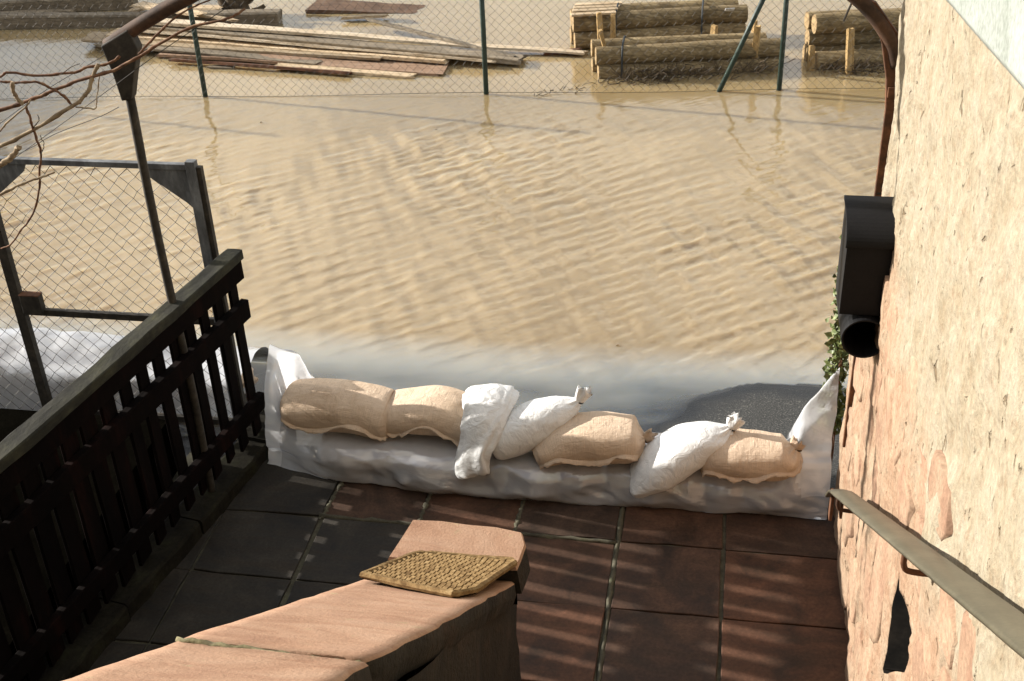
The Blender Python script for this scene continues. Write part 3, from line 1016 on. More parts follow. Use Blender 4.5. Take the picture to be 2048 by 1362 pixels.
def cp(y, x, dz=0.0):
    return (x, y, zc(y) + dz)
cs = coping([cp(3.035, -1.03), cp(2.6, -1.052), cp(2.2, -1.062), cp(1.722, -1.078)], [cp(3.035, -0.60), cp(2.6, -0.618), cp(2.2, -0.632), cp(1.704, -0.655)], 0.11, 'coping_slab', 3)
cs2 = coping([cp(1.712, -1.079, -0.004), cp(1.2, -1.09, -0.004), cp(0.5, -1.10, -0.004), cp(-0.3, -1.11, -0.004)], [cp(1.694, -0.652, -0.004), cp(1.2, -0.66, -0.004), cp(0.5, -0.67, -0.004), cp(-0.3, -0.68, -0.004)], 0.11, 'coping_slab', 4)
# flat cap stone at the foot, irregular outline
capo = [(-1.035, 3.00), (-1.02, 3.10), (-1.000, 3.205), (-0.90, 3.212), (-0.80, 3.205), (-0.70, 3.200), (-0.605, 3.185), (-0.588, 3.12), (-0.590, 3.05), (-0.600, 3.00), (-0.80, 2.995)]
m = MB()
capo = [(c[0] + random.uniform(-.003, .003), c[1] + random.uniform(-.003, .003)) for c in capo]
k = len(capo)
cen = (-0.82, 3.1)
ve = [(x + (0.012 if x > -0.7 else 0), y, 0.945) for x, y in capo] + [(x, y, 1.046) for x, y in capo] + [(cen[0] + (x - cen[0]) * .975, cen[1] + (y - cen[1]) * .96, 1.058) for x, y in capo] \
    + [(cen[0] + (x - cen[0]) * .5, cen[1] + (y - cen[1]) * .5, 1.0585) for x, y in capo] + [(cen[0], cen[1], 1.0585)]
fs = [(r_ * k + q, r_ * k + (q + 1) % k, (r_ + 1) * k + (q + 1) % k, (r_ + 1) * k + q) for r_ in range(3) for q in range(k)] + [(3 * k + q, 3 * k + (q + 1) % k, 4 * k) for q in range(k)]
m.add(ve, fs)
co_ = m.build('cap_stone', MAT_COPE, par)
co_.data.materials.append(MAT_PARA)  # upright edges darker too, shade put into the stone colour
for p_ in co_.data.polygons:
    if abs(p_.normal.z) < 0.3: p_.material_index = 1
# mossy mortar in the joint between the two coping slabs
pts = [(-1.078 + 0.42 * t, 1.713 - 0.018 * t + random.uniform(-.005, .005), zc(1.713) - 0.004) for t in np.linspace(0, 1, 26)]
m = MB(); m.tube(pts, [0.008 + random.uniform(-.003, .004) for _ in pts], 7, rough=0.6)
m.build('mossy_joint', m_simple('joint_moss', [(0.3, (0.09, 0.075, 0.04)), (0.55, (0.19, 0.165, 0.09)), (0.8, (0.22, 0.21, 0.12))], 40, rough=0.95, bump=0.6, world_c=True), par, smooth=True)

# ribbed mat lying on the coping
def on_slab(px, py, dz):
    r_ = RX * (px - 1024) + RD * (py - 681) + RF * FPX
    k_ = (1.96 + 1.706 * SL + dz - 3.8) / (r_[2] + SL * r_[1])
    return CAMP + r_ * k_
mp_ = [on_slab(724, 1155, 0.022), atz(832, 1107, 1.078), atz(880, 1103, 1.078), atz(1025, 1121, 1.078), atz(1030, 1132, 1.078), on_slab(950, 1180, 0.026), on_slab(905, 1184, 0.024)]
mat_r = root('door_mat', (-0.8, 2.97, 1.07), 'golden ribbed scraper mat lying across the sandstone coping', 'mat')
zt = 1.098
# lay it flat on a plane through cap edge and slab
o3 = [np.array(p) for p in mp_]
cen = np.mean(o3, 0)
A_ = np.array([[p[0], p[1], 1] for p in o3]); co = np.linalg.lstsq(A_, np.array([p[2] for p in o3]), rcond=None)[0]
pl = lambda x, y: co[0] * x + co[1] * y + co[2]
op = spline(np.array([[p[0], p[1], 0] for p in o3 + [o3[0]]]), 57)[:-1]
op = np.array([[p[0], p[1], 0] for p in np.concatenate([np.linspace(o3[i], o3[(i + 1) % len(o3)], 8, endpoint=False) for i in range(len(o3))])])
rim = [(p[0], p[1], pl(p[0], p[1])) for p in op]
m = MB()
m.tube(np.array(rim + rim[:1]), 0.0105, 6, caps=False, rough=0.25)
m.build('rim', MAT_MATT, mat_r)
# backing
m = MB(); inner = [np.array(r_) + np.array([0, 0, -0.016]) for r_ in rim]
m.prism(inner, (0, 0, 0.004)); m.build('backing', MAT_VOID, mat_r)
# ribs with notches
c2 = np.mean(np.array(rim), 0)
dirv = np.array([0.86, -0.30]); dirv = (o3[5] - o3[1])[:2] * 0.0 + np.array([0.90, -0.44]); dirv /= np.linalg.norm(dirv)
nv_ = np.array([-dirv[1], dirv[0]])
poly2 = [(r_[0], r_[1]) for r_ in rim]
for k in range(-8, 9):
    q0 = c2[:2] + nv_ * k * 0.029
    ts = np.linspace(-0.4, 0.4, 240)
    xs_ = q0[0] + dirv[0] * ts; ys_ = q0[1] + dirv[1] * ts
    ins = in_poly(xs_, ys_, poly2)
    if ins.sum() < 6:
        continue
    t0, t1 = ts[ins][0] + 0.004, ts[ins][-1] - 0.004
    nt = max(2, int((t1 - t0) / 0.020))
    m = MB()
    e_ = np.linspace(t0, t1, nt + 1)
    for ta, tb in zip(e_[:-1], e_[1:]):
        tm = (ta + tb) / 2
        x, y = q0 + dirv * tm
        slope_d = co[0] * dirv[0] + co[1] * dirv[1]
        dd = np.array([dirv[0], dirv[1], slope_d]); dd /= np.linalg.norm(dd)
        Rm = np.stack([dd, np.array([nv_[0], nv_[1], 0]), np.array([0, 0, 1.0])], 1)
        m.box((x, y, pl(x, y) + 0.001 + random.uniform(-.001, .001)), ((tb - ta) / 2 - 0.0022, 0.0062, 0.0050), Rm)
    m.build('rib', MAT_MATT, mat_r)

# ------------------------------------------------------------------ handrail on the wall
hr = root('handrail', (0.5, 3.7, 0.88), 'flat dull olive metal handrail sloping down along the house wall', 'handrail')
p_end = np.array([0.497, 3.80, 0.868]); dirr = np.array([0.004, -1.0, 0.660]); dirr /= np.linalg.norm(dirr)
sec = [(-0.042, -0.010), (-0.046, -0.002), (-0.040, 0.005), (-0.016, 0.011), (0.010, 0.012), (0.034, 0.007), (0.045, -0.002), (0.040, -0.012), (0, -0.004)]
F = frame(dirr)
rows = []
for i, s_ in enumerate(np.linspace(0, 4.4, 60)):
    c = p_end + dirr * s_
    sg = 1.0
    dz = 0.0 if s_ > 0.12 else -0.035 * ((0.12 - s_) / 0.12) ** 2
    kk = 1.0 + 0.012 * math.sin(i * 1.7)
    rows.append([c + F[:, 1] * (-p * kk) + np.array([0, 0, 1]) * (q * sg) + np.array([0, 0, dz]) for p, q in sec])
rows = np.array(rows)
adopt(grid_mesh('rail', rows, MAT_BRASS, wrap=True), hr)
m = MB(); m.add([tuple(p) for p in rows[0]], [tuple(range(len(sec)))]); m.build('rail_end', MAT_BRASS, hr)
for s_ in (0.0, 1.56):
    c = p_end + dirr * (s_ + 0.06)
    m = MB()
    m.tube(spline([c + np.array([0, 0, -0.012]), c + np.array([0.0, 0.0, -0.075]), c + np.array([0.03, 0.0, -0.095]), c + np.array([0.16, 0, -0.095])], 12), 0.008, 8)
    m.build('bracket', MAT_RUST, hr, smooth=True)
# flat iron plate closing the rail's foot
c = p_end
m = MB(); m.box(c + np.array([-0.018, -0.004, -0.075]), (0.006, 0.022, 0.062)); m.box(c + np.array([0.020, -0.004, -0.070]), (0.005, 0.020, 0.055))
m.build('foot_plate', MAT_RUST, hr, bevel=0.002)

# ------------------------------------------------------------------ letterbox with newspaper tube
lb = root('letterbox', (0.52, 3.95, 1.4), 'black plastic letterbox with rounded lid and round newspaper tube below', 'letterbox')
x0, x1 = 0.432, 0.612
prof = [(3.92, 1.56), (3.912, 1.85)]
lid = []
for t in np.linspace(0, 1, 14):
    a = t * math.pi / 2
    lid.append((3.90 + 0.20 * (1 - math.cos(a)), 1.840 + 0.085 * math.sin(a)))
body = [(3.92, 1.56), (3.915, 1.845)] + [(p[0] + 0.008, p[1] - 0.008) for p in lid[1:]] + [(4.13, 1.905), (4.13, 1.56)]
m = MB(); m.prism([(x0 + 0.006, p[0], p[1]) for p in body], (x1 - x0 - 0.012, 0, 0)); m.build('body', MAT_BLACK, lb, bevel=0.003)
lidp = lid + [(4.14, 1.926), (4.14, 1.914)] + [(p[0] + 0.006, p[1] - 0.010) for p in lid[::-1]]
m = MB(); m.prism([(x0, p[0], p[1]) for p in lidp], (x1 - x0, 0, 0)); m.build('lid', MAT_BLACK, lb, bevel=0.002)
m = MB()
ang = np.linspace(0, 2 * math.pi, 33)[:-1]
ro, ri = 0.080, 0.073
cx_, cz_ = 0.532, 1.478
for (ra, rb, ya, yb_) in ((ro, ri, 3.89, 4.20),):
    ve = [(cx_ + ra * math.cos(a), ya, cz_ + ra * math.sin(a)) for a in ang] + [(cx_ + ra * math.cos(a), yb_, cz_ + ra * math.sin(a)) for a in ang] \
        + [(cx_ + rb * math.cos(a), ya, cz_ + rb * math.sin(a)) for a in ang] + [(cx_ + rb * math.cos(a), yb_ - 0.01, cz_ + rb * math.sin(a)) for a in ang]
    N = 32
    fs = []
    for q in range(N):
        p = (q + 1) % N
        fs += [(q, p, N + p, N + q), (2 * N + p, 2 * N + q, 3 * N + q, 3 * N + p), (p, q, 2 * N + q, 2 * N + p)]
    fs.append(tuple(N + q for q in range(N)))
    fs.append(tuple(3 * N + q for q in range(N))[::-1])
    m.add(ve, fs)
m.build('newspaper_tube', MAT_BLACK, lb, smooth=False, bevel=0.002)

# ivy climbing the wall corner
ivy = root('ivy', (0.55, 4.86, 0), 'thin column of green ivy on the wall corner behind the letterbox', 'ivy')
ir = random.Random(9)
m = MB()
for i in range(1300):
    z = ir.uniform(0.35, 1.42)
    wd = 0.065 * (1 - 0.35 * max(0, (z - 0.8) / 0.6))
    c = np.array([0.575 + ir.gauss(0, 0.024) * (1.35 - z * 0.45) - 0.004, 4.915 + ir.uniform(-.03, .05), z])
    d = np.array([ir.uniform(-1, .2), ir.uniform(-1, .3), ir.uniform(-.4, .8)]); d /= np.linalg.norm(d)
    a = np.cross(d, [0, 0, 1]); a /= np.linalg.norm(a) + 1e-6
    b = np.cross(d, a)
    s_ = ir.uniform(0.010, 0.022)
    th = ir.uniform(0, 6.28)
    a2 = a * math.cos(th) + b * math.sin(th); b2 = -a * math.sin(th) + b * math.cos(th)
    m.add([c - b2 * s_, c + a2 * s_ * .8 - b2 * .3 * s_ + d * .004, c + a2 * s_ * .45 + b2 * .4 * s_, c + b2 * s_ * 1.1, c - a2 * s_ * .45 + b2 * .4 * s_, c - a2 * s_ * .8 - b2 * .3 * s_ + d * .004],
          [(0, 1, 2), (0, 2, 3), (0, 3, 4), (0, 4, 5)])
m.build('leaves', MAT_LEAF, ivy)
m = MB()
for k in range(3):
    m.tube([(0.585 + 0.01 * math.sin(t * 7 + k), 4.90 + 0.01 * math.cos(t * 5 + k), t) for t in np.linspace(0, 1.35, 24)], 0.004, 5)
m.build('stem', MAT_BARK, ivy)

# ------------------------------------------------------------------ picket fence
fp = root('picket_fence', (-2.4, 4.2, 0.08), 'dark red-brown picket fence with mossy top rail on the left', 'fence')
FA = KA + kn * 0.045; FB = FA + kd * 1.365
def fpt(s_, off, z):
    p = FA + kd * s_ + kn * off
    return np.array([p[0], p[1], z])
F0, F1 = -1.75, 1.325
# slats on the outer side
s_ = F1 - 0.045
i = 0
fr_ = random.Random(3)
while s_ > F0:
    wd = (0.084 if s_ > 0.25 else 0.108) + fr_.uniform(-.004, .004)
    lean = fr_.uniform(-.004, .004)
    rough_bar(fpt(s_, 0.045, 0.10 + fr_.uniform(-.01, .01)), fpt(s_ + lean, 0.045, 1.10), wd, 0.017, MAT_FENCE, 'slat', fp, 0.0018, 8, seed=i, roll=math.pi / 2 - 0.17)
    s_ -= 0.128 + fr_.uniform(-.005, .005)
    i += 1
for z0, z1, nm in ((1.00, 1.10, 'rail'), (0.78, 0.885, 'rail'), (0.235, 0.325, 'rail')):
    rough_bar(fpt(F0, 0.012, (z0 + z1) / 2), fpt(F1, 0.012, (z0 + z1) / 2), 0.040, z1 - z0, MAT_FENCE, nm, fp, 0.0025, 30, seed=int(z0 * 50))
rough_bar(fpt(F0, 0.022, 1.128), fpt(F1 + 0.005, 0.022, 1.128), 0.085, 0.05, MAT_MOSSY, 'top_rail', fp, 0.005, 46, seed=3, ragged=0.01)
rough_bar(fpt(F1 - 0.028, 0.004, 0.09), fpt(F1 - 0.028, 0.004, 1.095), 0.062, 0.05, MAT_FENCE, 'end_board', fp, 0.002, 10, seed=77, roll=-0.17)
for s2 in (0.93, -0.75):
    rough_bar(fpt(s2, -0.032, 0.02), fpt(s2, -0.032, 1.08), 0.045, 0.045, MAT_FENCE, 'post', fp, 0.002, 10, seed=int(s2 * 10) + 20, roll=-0.17)

# ------------------------------------------------------------------ iron arch over the entrance
ar = root('iron_arch', (-0.9, 4.45, 0), 'rusty iron arch spanning the entrance from fence to house wall', 'arch')
lx, rx = -2.405, 0.592
m = MB(); m.tube([(lx + 0.004 * math.sin(z * 3), 4.45 - 0.004 * math.cos(z * 4), z) for z in np.linspace(0.03, 2.28, 26)], 0.0195, 10, rough=0.05)
m.build('post', MAT_DARKIRON, ar, smooth=True)
m = MB(); m.box((rx + 0.005, 4.45, 1.45), (0.021, 0.010, 0.85)); m.build('post', MAT_RUST, ar, bevel=0.003)
arc = spline([(-2.455, 4.45, 2.322), (-2.11, 4.45, 2.505), (-1.55, 4.45, 2.74), (-0.9, 4.45, 2.86), (-0.25, 4.45, 2.82), (0.18, 4.45, 2.70), (0.42, 4.45, 2.555), (0.55, 4.45, 2.42), (0.60, 4.45, 2.30)], 60)
m = MB(); m.tube(arc, 0.029, 12, rough=0.06); m.build('arch_bar', MAT_ARCH, ar, smooth=True)
m = MB()
m.prism([(-2.47, 4.42, 2.33), (-2.34, 4.42, 2.40), (-2.315, 4.42, 2.32), (-2.36, 4.42, 2.19), (-2.385, 4.42, 2.11), (-2.43, 4.42, 2.10), (-2.445, 4.42, 2.22)], (0, 0.055, 0))
m.build('gusset', MAT_DARKIRON, ar, bevel=0.006)
m = MB()
cur = [(0.44, 2.555), (0.50, 2.47), (0.535, 2.38), (0.565, 2.25), (0.575, 2.14), (0.625, 2.13), (0.635, 2.30), (0.64, 2.36), (0.58, 2.43), (0.50, 2.53)]
m.prism([(p[0], 4.435, p[1]) for p in cur], (0, 0.03, 0)); m.build('gusset', MAT_RUST, ar, bevel=0.004)
m = MB(); m.box((0.62, 4.445, 2.205), (0.045, 0.018, 0.020)); m.build('wall_clamp', MAT_RUST, ar, bevel=0.003)
m = MB(); m.tube([(0.585, 4.45, 1.80), (0.66, 4.45, 1.80)], 0.012, 8); m.build('wall_clamp', MAT_DARKIRON, ar)
# short rod hanging off the arch
m = MB(); m.tube([at(1706, 0, 4.5), at(1687, 42, 4.5)], 0.004, 6); m.build('rod', MAT_DARKIRON, ar)

# ------------------------------------------------------------------ chain link helper
def chainlink(x0, x1, y0, y1, z0, z1, pw, ph, rad, name, mat, parent, sides=3, sag=0.0, seed=0, clip=None):
    """woven zigzag wires between (x0,y0) and (x1,y1)"""
    L = math.hypot(x1 - x0, y1 - y0)
    ux, uy = (x1 - x0) / L, (y1 - y0) / L
    n = int(L / (pw)) + 1
    m = MB()
    rows = int((z1 - z0) / (ph / 2)) + 1
    for sgn in (0, 1):
        for i in range(n):
            pts = []
            for r_ in range(rows + 1):
                z = z0 + r_ * ph / 2
                if z > z1: break
                node = 2 * i + (r_ % 2) if sgn == 0 else 2 * i + 1 + ((r_ + 1) % 2)
                s_ = node * pw / 2
                s_ += sag * math.sin(z * 3.1 + s_ * 2.7 + seed) + 0.07 * pw * math.sin(node * 2.3 + r_ * 1.7 + seed)
                if s_ < 0 or s_ > L:
                    s_ = min(max(s_, 0), L)
                off = 0.002 * (1 if (r_ % 2) else -1) + sag * 0.6 * math.sin(s_ * 2.3 + z * 2)
                pts.append((x0 + ux * s_ - uy * off, y0 + uy * s_ + ux * off, z))
            if len(pts) > 1 and sgn == 0:
                m.tube(pts, rad, sides, caps=False)
            elif len(pts) > 1:
                m.tube(pts, rad, sides, caps=False)
    o = m.build(name, mat, parent)
    return o

# ------------------------------------------------------------------ neighbour's steel frame gate
ng = root('mesh_gate', (-3.0, 5.0, 0), 'grey steel framed chain link gate behind the picket fence', 'gate')
GY = 5.02
def gbox(x, y, z, hx, hy, hz, name, mat, bevel=0.002):
    m = MB(); m.box((x, y, z), (hx, hy, hz)); return m.build(name, mat, ng, bevel=bevel)
xl, xr = -3.575, -2.470
gbox(xr - 0.003, GY, 0.79, 0.024, 0.020, 0.795, 'post', MAT_GREY)
gbox(xr + 0.034, GY + 0.004, 0.78, 0.012, 0.016, 0.775, 'post', MAT_DARKIRON)
gbox(xl, GY, 0.74, 0.026, 0.020, 0.80, 'post', MAT_DARKIRON)
gbox((xl + xr) / 2, GY, 1.555, (xr - xl) / 2 - 0.03, 0.016, 0.014, 'top_bar', MAT_GREY)
gbox((xl + xr) / 2, GY, 0.705, (xr - xl) / 2 - 0.03, 0.014, 0.018, 'mid_bar', MAT_DARKIRON)
gbox((xl + xr) / 2, GY, 0.08, (xr - xl) / 2 - 0.03, 0.014, 0.018, 'bottom_bar', MAT_DARKIRON)
for sx_, xx in ((-1, xr - 0.028), (1, xl + 0.028)):
    m = MB(); m.prism([(xx, GY - 0.008, 1.54), (xx + sx_ * 0.22, GY - 0.008, 1.54), (xx + sx_ * 0.20, GY - 0.008, 1.50), (xx + sx_ * 0.03, GY - 0.008, 1.37), (xx, GY - 0.008, 1.34)], (0, 0.010, 0))
    m.build('corner_gusset', MAT_GREY, ng)
m = MB(); m.box((xl + 0.085, GY - 0.01, 0.755), (0.055, 0.022, 0.055)); m.build('lock_case', MAT_DARKIRON, ng, bevel=0.004)
m = MB(); m.box((xl + 0.085, GY - 0.01, 0.8135), (0.055, 0.024, 0.0025)); m.build('lock_cover', MAT_RUST, ng)
gm = chainlink(xl + 0.02, xr - 0.02, GY, GY, 0.09, 1.54, 0.078, 0.078, 0.0019, 'wire_mesh', MAT_GALV, ng, 4, 0.006, 2)
gm['kind'] = 'stuff'
g2 = chainlink(-4.9, xl - 0.03, GY + 0.02, GY + 0.02, 0.05, 1.1, 0.085, 0.085, 0.0018, 'wire_mesh', MAT_GALV, ng, 4, 0.02, 5)
g2['kind'] = 'stuff'

# ------------------------------------------------------------------ far chain link fence
ff = root('chain_link_fence', (-2.1, 10.35, 0), 'tall chain link fence on dark green posts standing in the flood', 'fence')
posts = [(-4.712, 10.097), (-2.134, 10.331), (0.448, 10.60)]
def fy(x): return 10.097 + (x + 4.712) * (10.60 - 10.097) / (0.448 + 4.712)
for x, y in posts + [(-7.29, fy(-7.29)), (3.03, fy(3.03))]:
    m = MB(); m.tube([(x, y, -0.3), (x + 0.004, y, 0.6), (x, y, 1.28)], 0.023, 10); m.build('post', MAT_GREEN, ff, smooth=True)
m = MB(); a = np.array([-0.087, 10.53, -0.05]); b = np.array([0.43, 10.60, 1.22]); m.tube([a - (b - a) * 0.15, b], 0.022, 10); m.build('brace', MAT_GREEN, ff, smooth=True)
fm = chainlink(-9.5, 3.0, fy(-9.5) - 0.03, fy(3.0) - 0.03, -0.06, 1.25, 0.080, 0.080, 0.0016, 'wire_mesh', MAT_GALV, ff, 3, 0.006, 1)
fm['kind'] = 'stuff'
for z in (0.0, 1.25):
    m = MB(); m.tube([(x, fy(x) - 0.035, z + 0.008 * math.sin(x * 2)) for x in np.linspace(-9.5, 3, 60)], 0.002, 4); m.build('line_wire', MAT_GALV, ff)

# ------------------------------------------------------------------ timber in the water
def plank(pa, pb, wid, th, z0, z1, mat, label, roll=0.0, seed=0, taper=1.0):
    a = atz(pa[0], pa[1], z0); b = atz(pb[0], pb[1], z1)
    o = rough_bar(a, b, wid, th, mat, 'plank', None, 0.005, 22, seed, roll, taper, 0.05)
    return tag(o, label, 'plank', 'loose planks lying in the flood')
GP = MAT_PLANK; GG = MAT_PLANKG
MAT_PALE = m_wood('pale_plank', (0.34, 0.25, 0.15), (0.56, 0.46, 0.33), (0.72, 0.63, 0.49), 0.1)
MAT_REDP = m_wood('waterlogged_red_plank', (0.17, 0.10, 0.06), (0.31, 0.20, 0.13), (0.42, 0.30, 0.20), 0.1)
plank((285, 40), (1170, 107), 0.21, 0.035, 0.19, 0.01, MAT_PALE, 'longest pale board, uppermost on the plank heap, reaching towards the logs', 0.12, 1, 0.55)
plank((300, 52), (1045, 119), 0.24, 0.05, 0.13, 0.03, GG, 'thick grey board with dark squared end beside the middle fence post', 0.1, 2)
plank((250, 58), (990, 123), 0.24, 0.03, 0.11, 0.03, MAT_PALE, 'tan board with bright upper edge just below the longest pale board', 0.35, 3, 0.8)
plank((230, 66), (900, 118), 0.28, 0.03, 0.07, 0.03, GP, 'broad brown board in the middle of the plank heap', 0.05, 4)
plank((180, 74), (770, 112), 0.30, 0.03, 0.06, 0.03, GP, 'grey ragged-ended board sticking out furthest left behind the arch post', 0.04, 5)
plank((200, 86), (640, 124), 0.22, 0.025, 0.05, 0.02, GG, 'narrow grey board ending near the left fence post', 0.1, 6)
plank((330, 98), (890, 138), 0.36, 0.03, 0.025, 0.0, MAT_REDP, 'wide waterlogged reddish board at the near side of the heap', 0.02, 7)
plank((340, 118), (700, 146), 0.06, 0.03, 0.03, 0.02, MAT_RUST, 'thin rust-brown batten floating nearest to the fence', 0.3, 8)
plank((560, 132), (830, 152), 0.10, 0.025, 0.01, 0.0, GP, 'short half-sunk board at the right end of the rust-brown batten', 0.0, 9)
plank((420, 133), (468, 134), 0.07, 0.02, 0.0, 0.0, GG, 'small offcut floating below the rust-brown batten', 0.0, 10)
plank((740, 38), (1040, 116), 0.001 + 0.12, 0.03, 0.10, 0.04, GG, 'dark board slanting beneath the longest pale board', 0.3, 11)
plank((690, 36), (775, 31), 0.09, 0.03, 0.02, 0.03, GP, 'short pale offcut floating behind the plank heap', 0.1, 12)
plank((1090, 106), (1160, 100), 0.08, 0.04, 0.0, 0.01, MAT_RUST, 'short reddish offcut against the back log stack', 0.1, 13)
# heavy beams in the shade
for k, (pa, pb, w_, h_, z_, lab) in enumerate([((-60, 44), (560, 36), 0.16, 0.16, 0.05, 'long squared beam running behind the plank heap at the upper left'),
                                               ((-60, 16), (270, 4), 0.18, 0.16, 0.05, 'dark squared beam at the top left corner of the picture'),
                                               ((-60, 32), (150, 24), 0.09, 0.06, 0.0, 'short low beam between the two dark squared beams')]):
    o = rough_bar(atz(*pa, z_), atz(*pb, z_), w_, h_, GG if k else GG, 'beam', None, 0.005, 22, 30 + k, 0.0, 1.0, 0.02)
    tag(o, lab, 'beam', 'beams lying in the flood')
o = rough_bar(atz(625, 14, 0.0), atz(870, 22, -0.03), 0.42, 0.05, m_wood('red_brown_board', (0.06, 0.035, 0.022), (0.12, 0.07, 0.042), (0.18, 0.11, 0.07), 0.2), 'board', None, 0.006, 18, 40, 0.0, 0.75, 0.04)
tag(o, 'broad dark reddish-brown board floating at the top centre', 'board')
# uprooted stump at the top
stp = root('tree_stump', tuple(atz(480, 30, 0.0)), 'dark uprooted stump with forked roots at the top edge behind the planks', 'stump')
c = atz(480, 32, 0.0)
m = MB(); m.tube(spline([c + np.array([-0.05, 0.0, -0.1]), c + np.array([0.0, 0.05, 0.12]), c + np.array([0.12, 0.15, 0.30]), c + np.array([0.18, 0.25, 0.62])], 14), [0.14, 0.13, 0.12, 0.115, 0.11, 0.1, 0.1, 0.1, 0.095, 0.09, 0.09, 0.085, 0.08, 0.08], 12, rough=0.5, seed=3)
m.build('trunk', MAT_TWIG, stp, smooth=True)
for k, (dx, dz) in enumerate(((-0.22, 0.30), (-0.1, 0.42), (0.3, 0.12))):
    m = MB(); m.tube(spline([c + np.array([0, 0, 0.05]), c + np.array([dx * 0.6, -0.05, dz * 0.4]), c + np.array([dx, 0, dz])], 10), np.linspace(0.07, 0.02, 10), 8, rough=0.4, seed=k)
    m.build('root', MAT_TWIG, stp, smooth=True)
# heap of rubbish (splintered boards) left of it
hr_ = random.Random(12)
hp = [((262, 22), (345, 4)), ((300, 34), (430, 26)), ((330, 12), (440, 16)), ((380, 30), (470, 40)), ((280, 10), (400, 30))]
for k, (pa, pb) in enumerate(hp):
    o = rough_bar(atz(*pa, 0.03 + 0.03 * k), atz(*pb, 0.05 + 0.03 * k), hr_.uniform(.12, .24), 0.025, GP, 'plank', None, 0.006, 10, 50 + k, hr_.uniform(-.4, .4), 0.8, 0.08)
    tag(o, ['splintered board leaning left in the heap beside the dark stump', 'pale splintered board flat at the foot of the heap beside the stump', 'upper splintered board of the heap beside the stump', 'short splintered board nearest the stump foot', 'splintered board crossing the heap beside the stump'][k], 'plank', 'splintered boards beside the stump')

# ------------------------------------------------------------------ log stacks
def log(ax, ay, bx, by, z, r, label, seed, group, name='log'):
    rt = root(name, (ax, ay, z), label, 'log', group)
    rr = np.random.default_rng(seed)
    a = np.array([ax, ay, z]); b = np.array([bx, by, z + rr.normal(0, 0.008)])
    n = 16
    pts = [a + (b - a) * t + np.array([0, 0.008 * math.sin(t * 5 + seed), 0.006 * math.sin(t * 4 + seed * 2)]) for t in np.linspace(0, 1, n)]
    m = MB(); m.tube(pts, r * (1 + 0.03 * np.sin(np.linspace(0, 7, n) + seed)), 16, caps=False, rough=0.05, seed=seed)
    o = m.build('trunk', MAT_LOG, rt, smooth=True)
    d = (b - a) / np.linalg.norm(b - a)
    for p, s_ in ((pts[0], -1), (pts[-1], 1)):
        m = MB(); m.tube([p - d * 0.004 * s_, p + d * 0.003 * s_], [r * 0.985, r * 0.95], 16)
        m.build('cut_end', MAT_LOGEND, rt)
    return rt
# back stack: 1.6 m logs
gA = 'logs in the back stack'
A0, A1 = (-1.50, 11.62), (0.13, 12.0)
R_ = 0.088
def lg(s0, s1, off, z, r, lab, seed, grp):
    d = np.array([s1[0] - s0[0], s1[1] - s0[1]]); d /= np.linalg.norm(d); nn = np.array([-d[1], d[0]])
    return log(s0[0] + nn[0] * off, s0[1] + nn[1] * off, s1[0] + nn[0] * off, s1[1] + nn[1] * off, z, r, lab, seed, grp)
lg(A0, A1, 0.00, -0.105, R_, 'lowest front log of the back stack, half under water', 1, gA)
lg(A0, A1, 0.19, -0.105, R_, 'lowest rear log of the back stack', 2, gA)
lg((A0[0] + .01, A0[1]), A1, 0.02, 0.065, R_, 'middle front log of the back stack', 3, gA)
lg((A0[0] - .01, A0[1]), (A1[0] + .02, A1[1]), 0.20, 0.065, R_, 'middle rear log of the back stack', 4, gA)
lg((A0[0], A0[1]), (A1[0] + .02, A1[1]), 0.06, 0.235, R_ * 1.02, 'top front log of the back stack carrying a white tag', 5, gA)
lg((A0[0], A0[1]), (A1[0] - .03, A1[1]), 0.24, 0.235, R_, 'top rear log of the back stack', 6, gA)
# sawn battens on the left end of the back stack
for k in range(4):
    y = 11.58 + k * 0.09
    o = rough_bar((-1.52, y + 0.01 * k, 0.340 + 0.004 * k), (-1.10 + 0.01 * k, y + 0.10, 0.342 + 0.004 * k), 0.075, 0.02, GP, 'batten', None, 0.002, 6, 70 + k)
    tag(o, ['front', 'second', 'third', 'rearmost'][k] + ' batten from the front on the left end of the back log stack', 'batten', 'battens on the back log stack')
gB = 'logs in the front stack'
B0, B1 = (-1.20, 10.86), (0.46, 11.20)
R2 = 0.085
lg((B0[0] + .02, B0[1]), B1, 0.00, 0.015, R2, 'lowest front log of the front stack beside the green brace', 7, gB)
lg((B0[0] - .02, B0[1] + .0), B1, 0.185, 0.015, R2, 'lowest rear log of the front stack', 8, gB)
lg((B0[0] + .0, B0[1]), (B1[0] + .02, B1[1]), 0.02, 0.175, R2, 'upper front log of the front stack with a pale knob', 9, gB)
lg((B0[0] - .02, B0[1]), (B1[0] - .10, B1[1]), 0.20, 0.185, R2 * .95, 'upper rear log of the front stack', 10, gB)
gC = 'logs in the stack by the house wall'
C0, C1 = (0.78, 11.22), (2.4, 11.6)
lg(C0, C1, 0.00, 0.05, 0.088, 'bottom log of the stack beside the house wall', 11, gC)
lg((C0[0] - .03, C0[1]), C1, 0.24, 0.05, 0.088, 'rear bottom log of the stack beside the house wall', 12, gC)
lg(C0, C1, 0.13, 0.345, 0.090, 'top log of the stack beside the house wall', 13, gC)
lg((C0[0] - .02, C0[1]), C1, 0.30, 0.325, 0.085, 'rear top log of the stack beside the house wall', 14, gC)
lg((C0[0] - .02, C0[1]), C1, 0.24, 0.19, 0.085, 'recessed middle log of the stack beside the house wall', 15, gC)
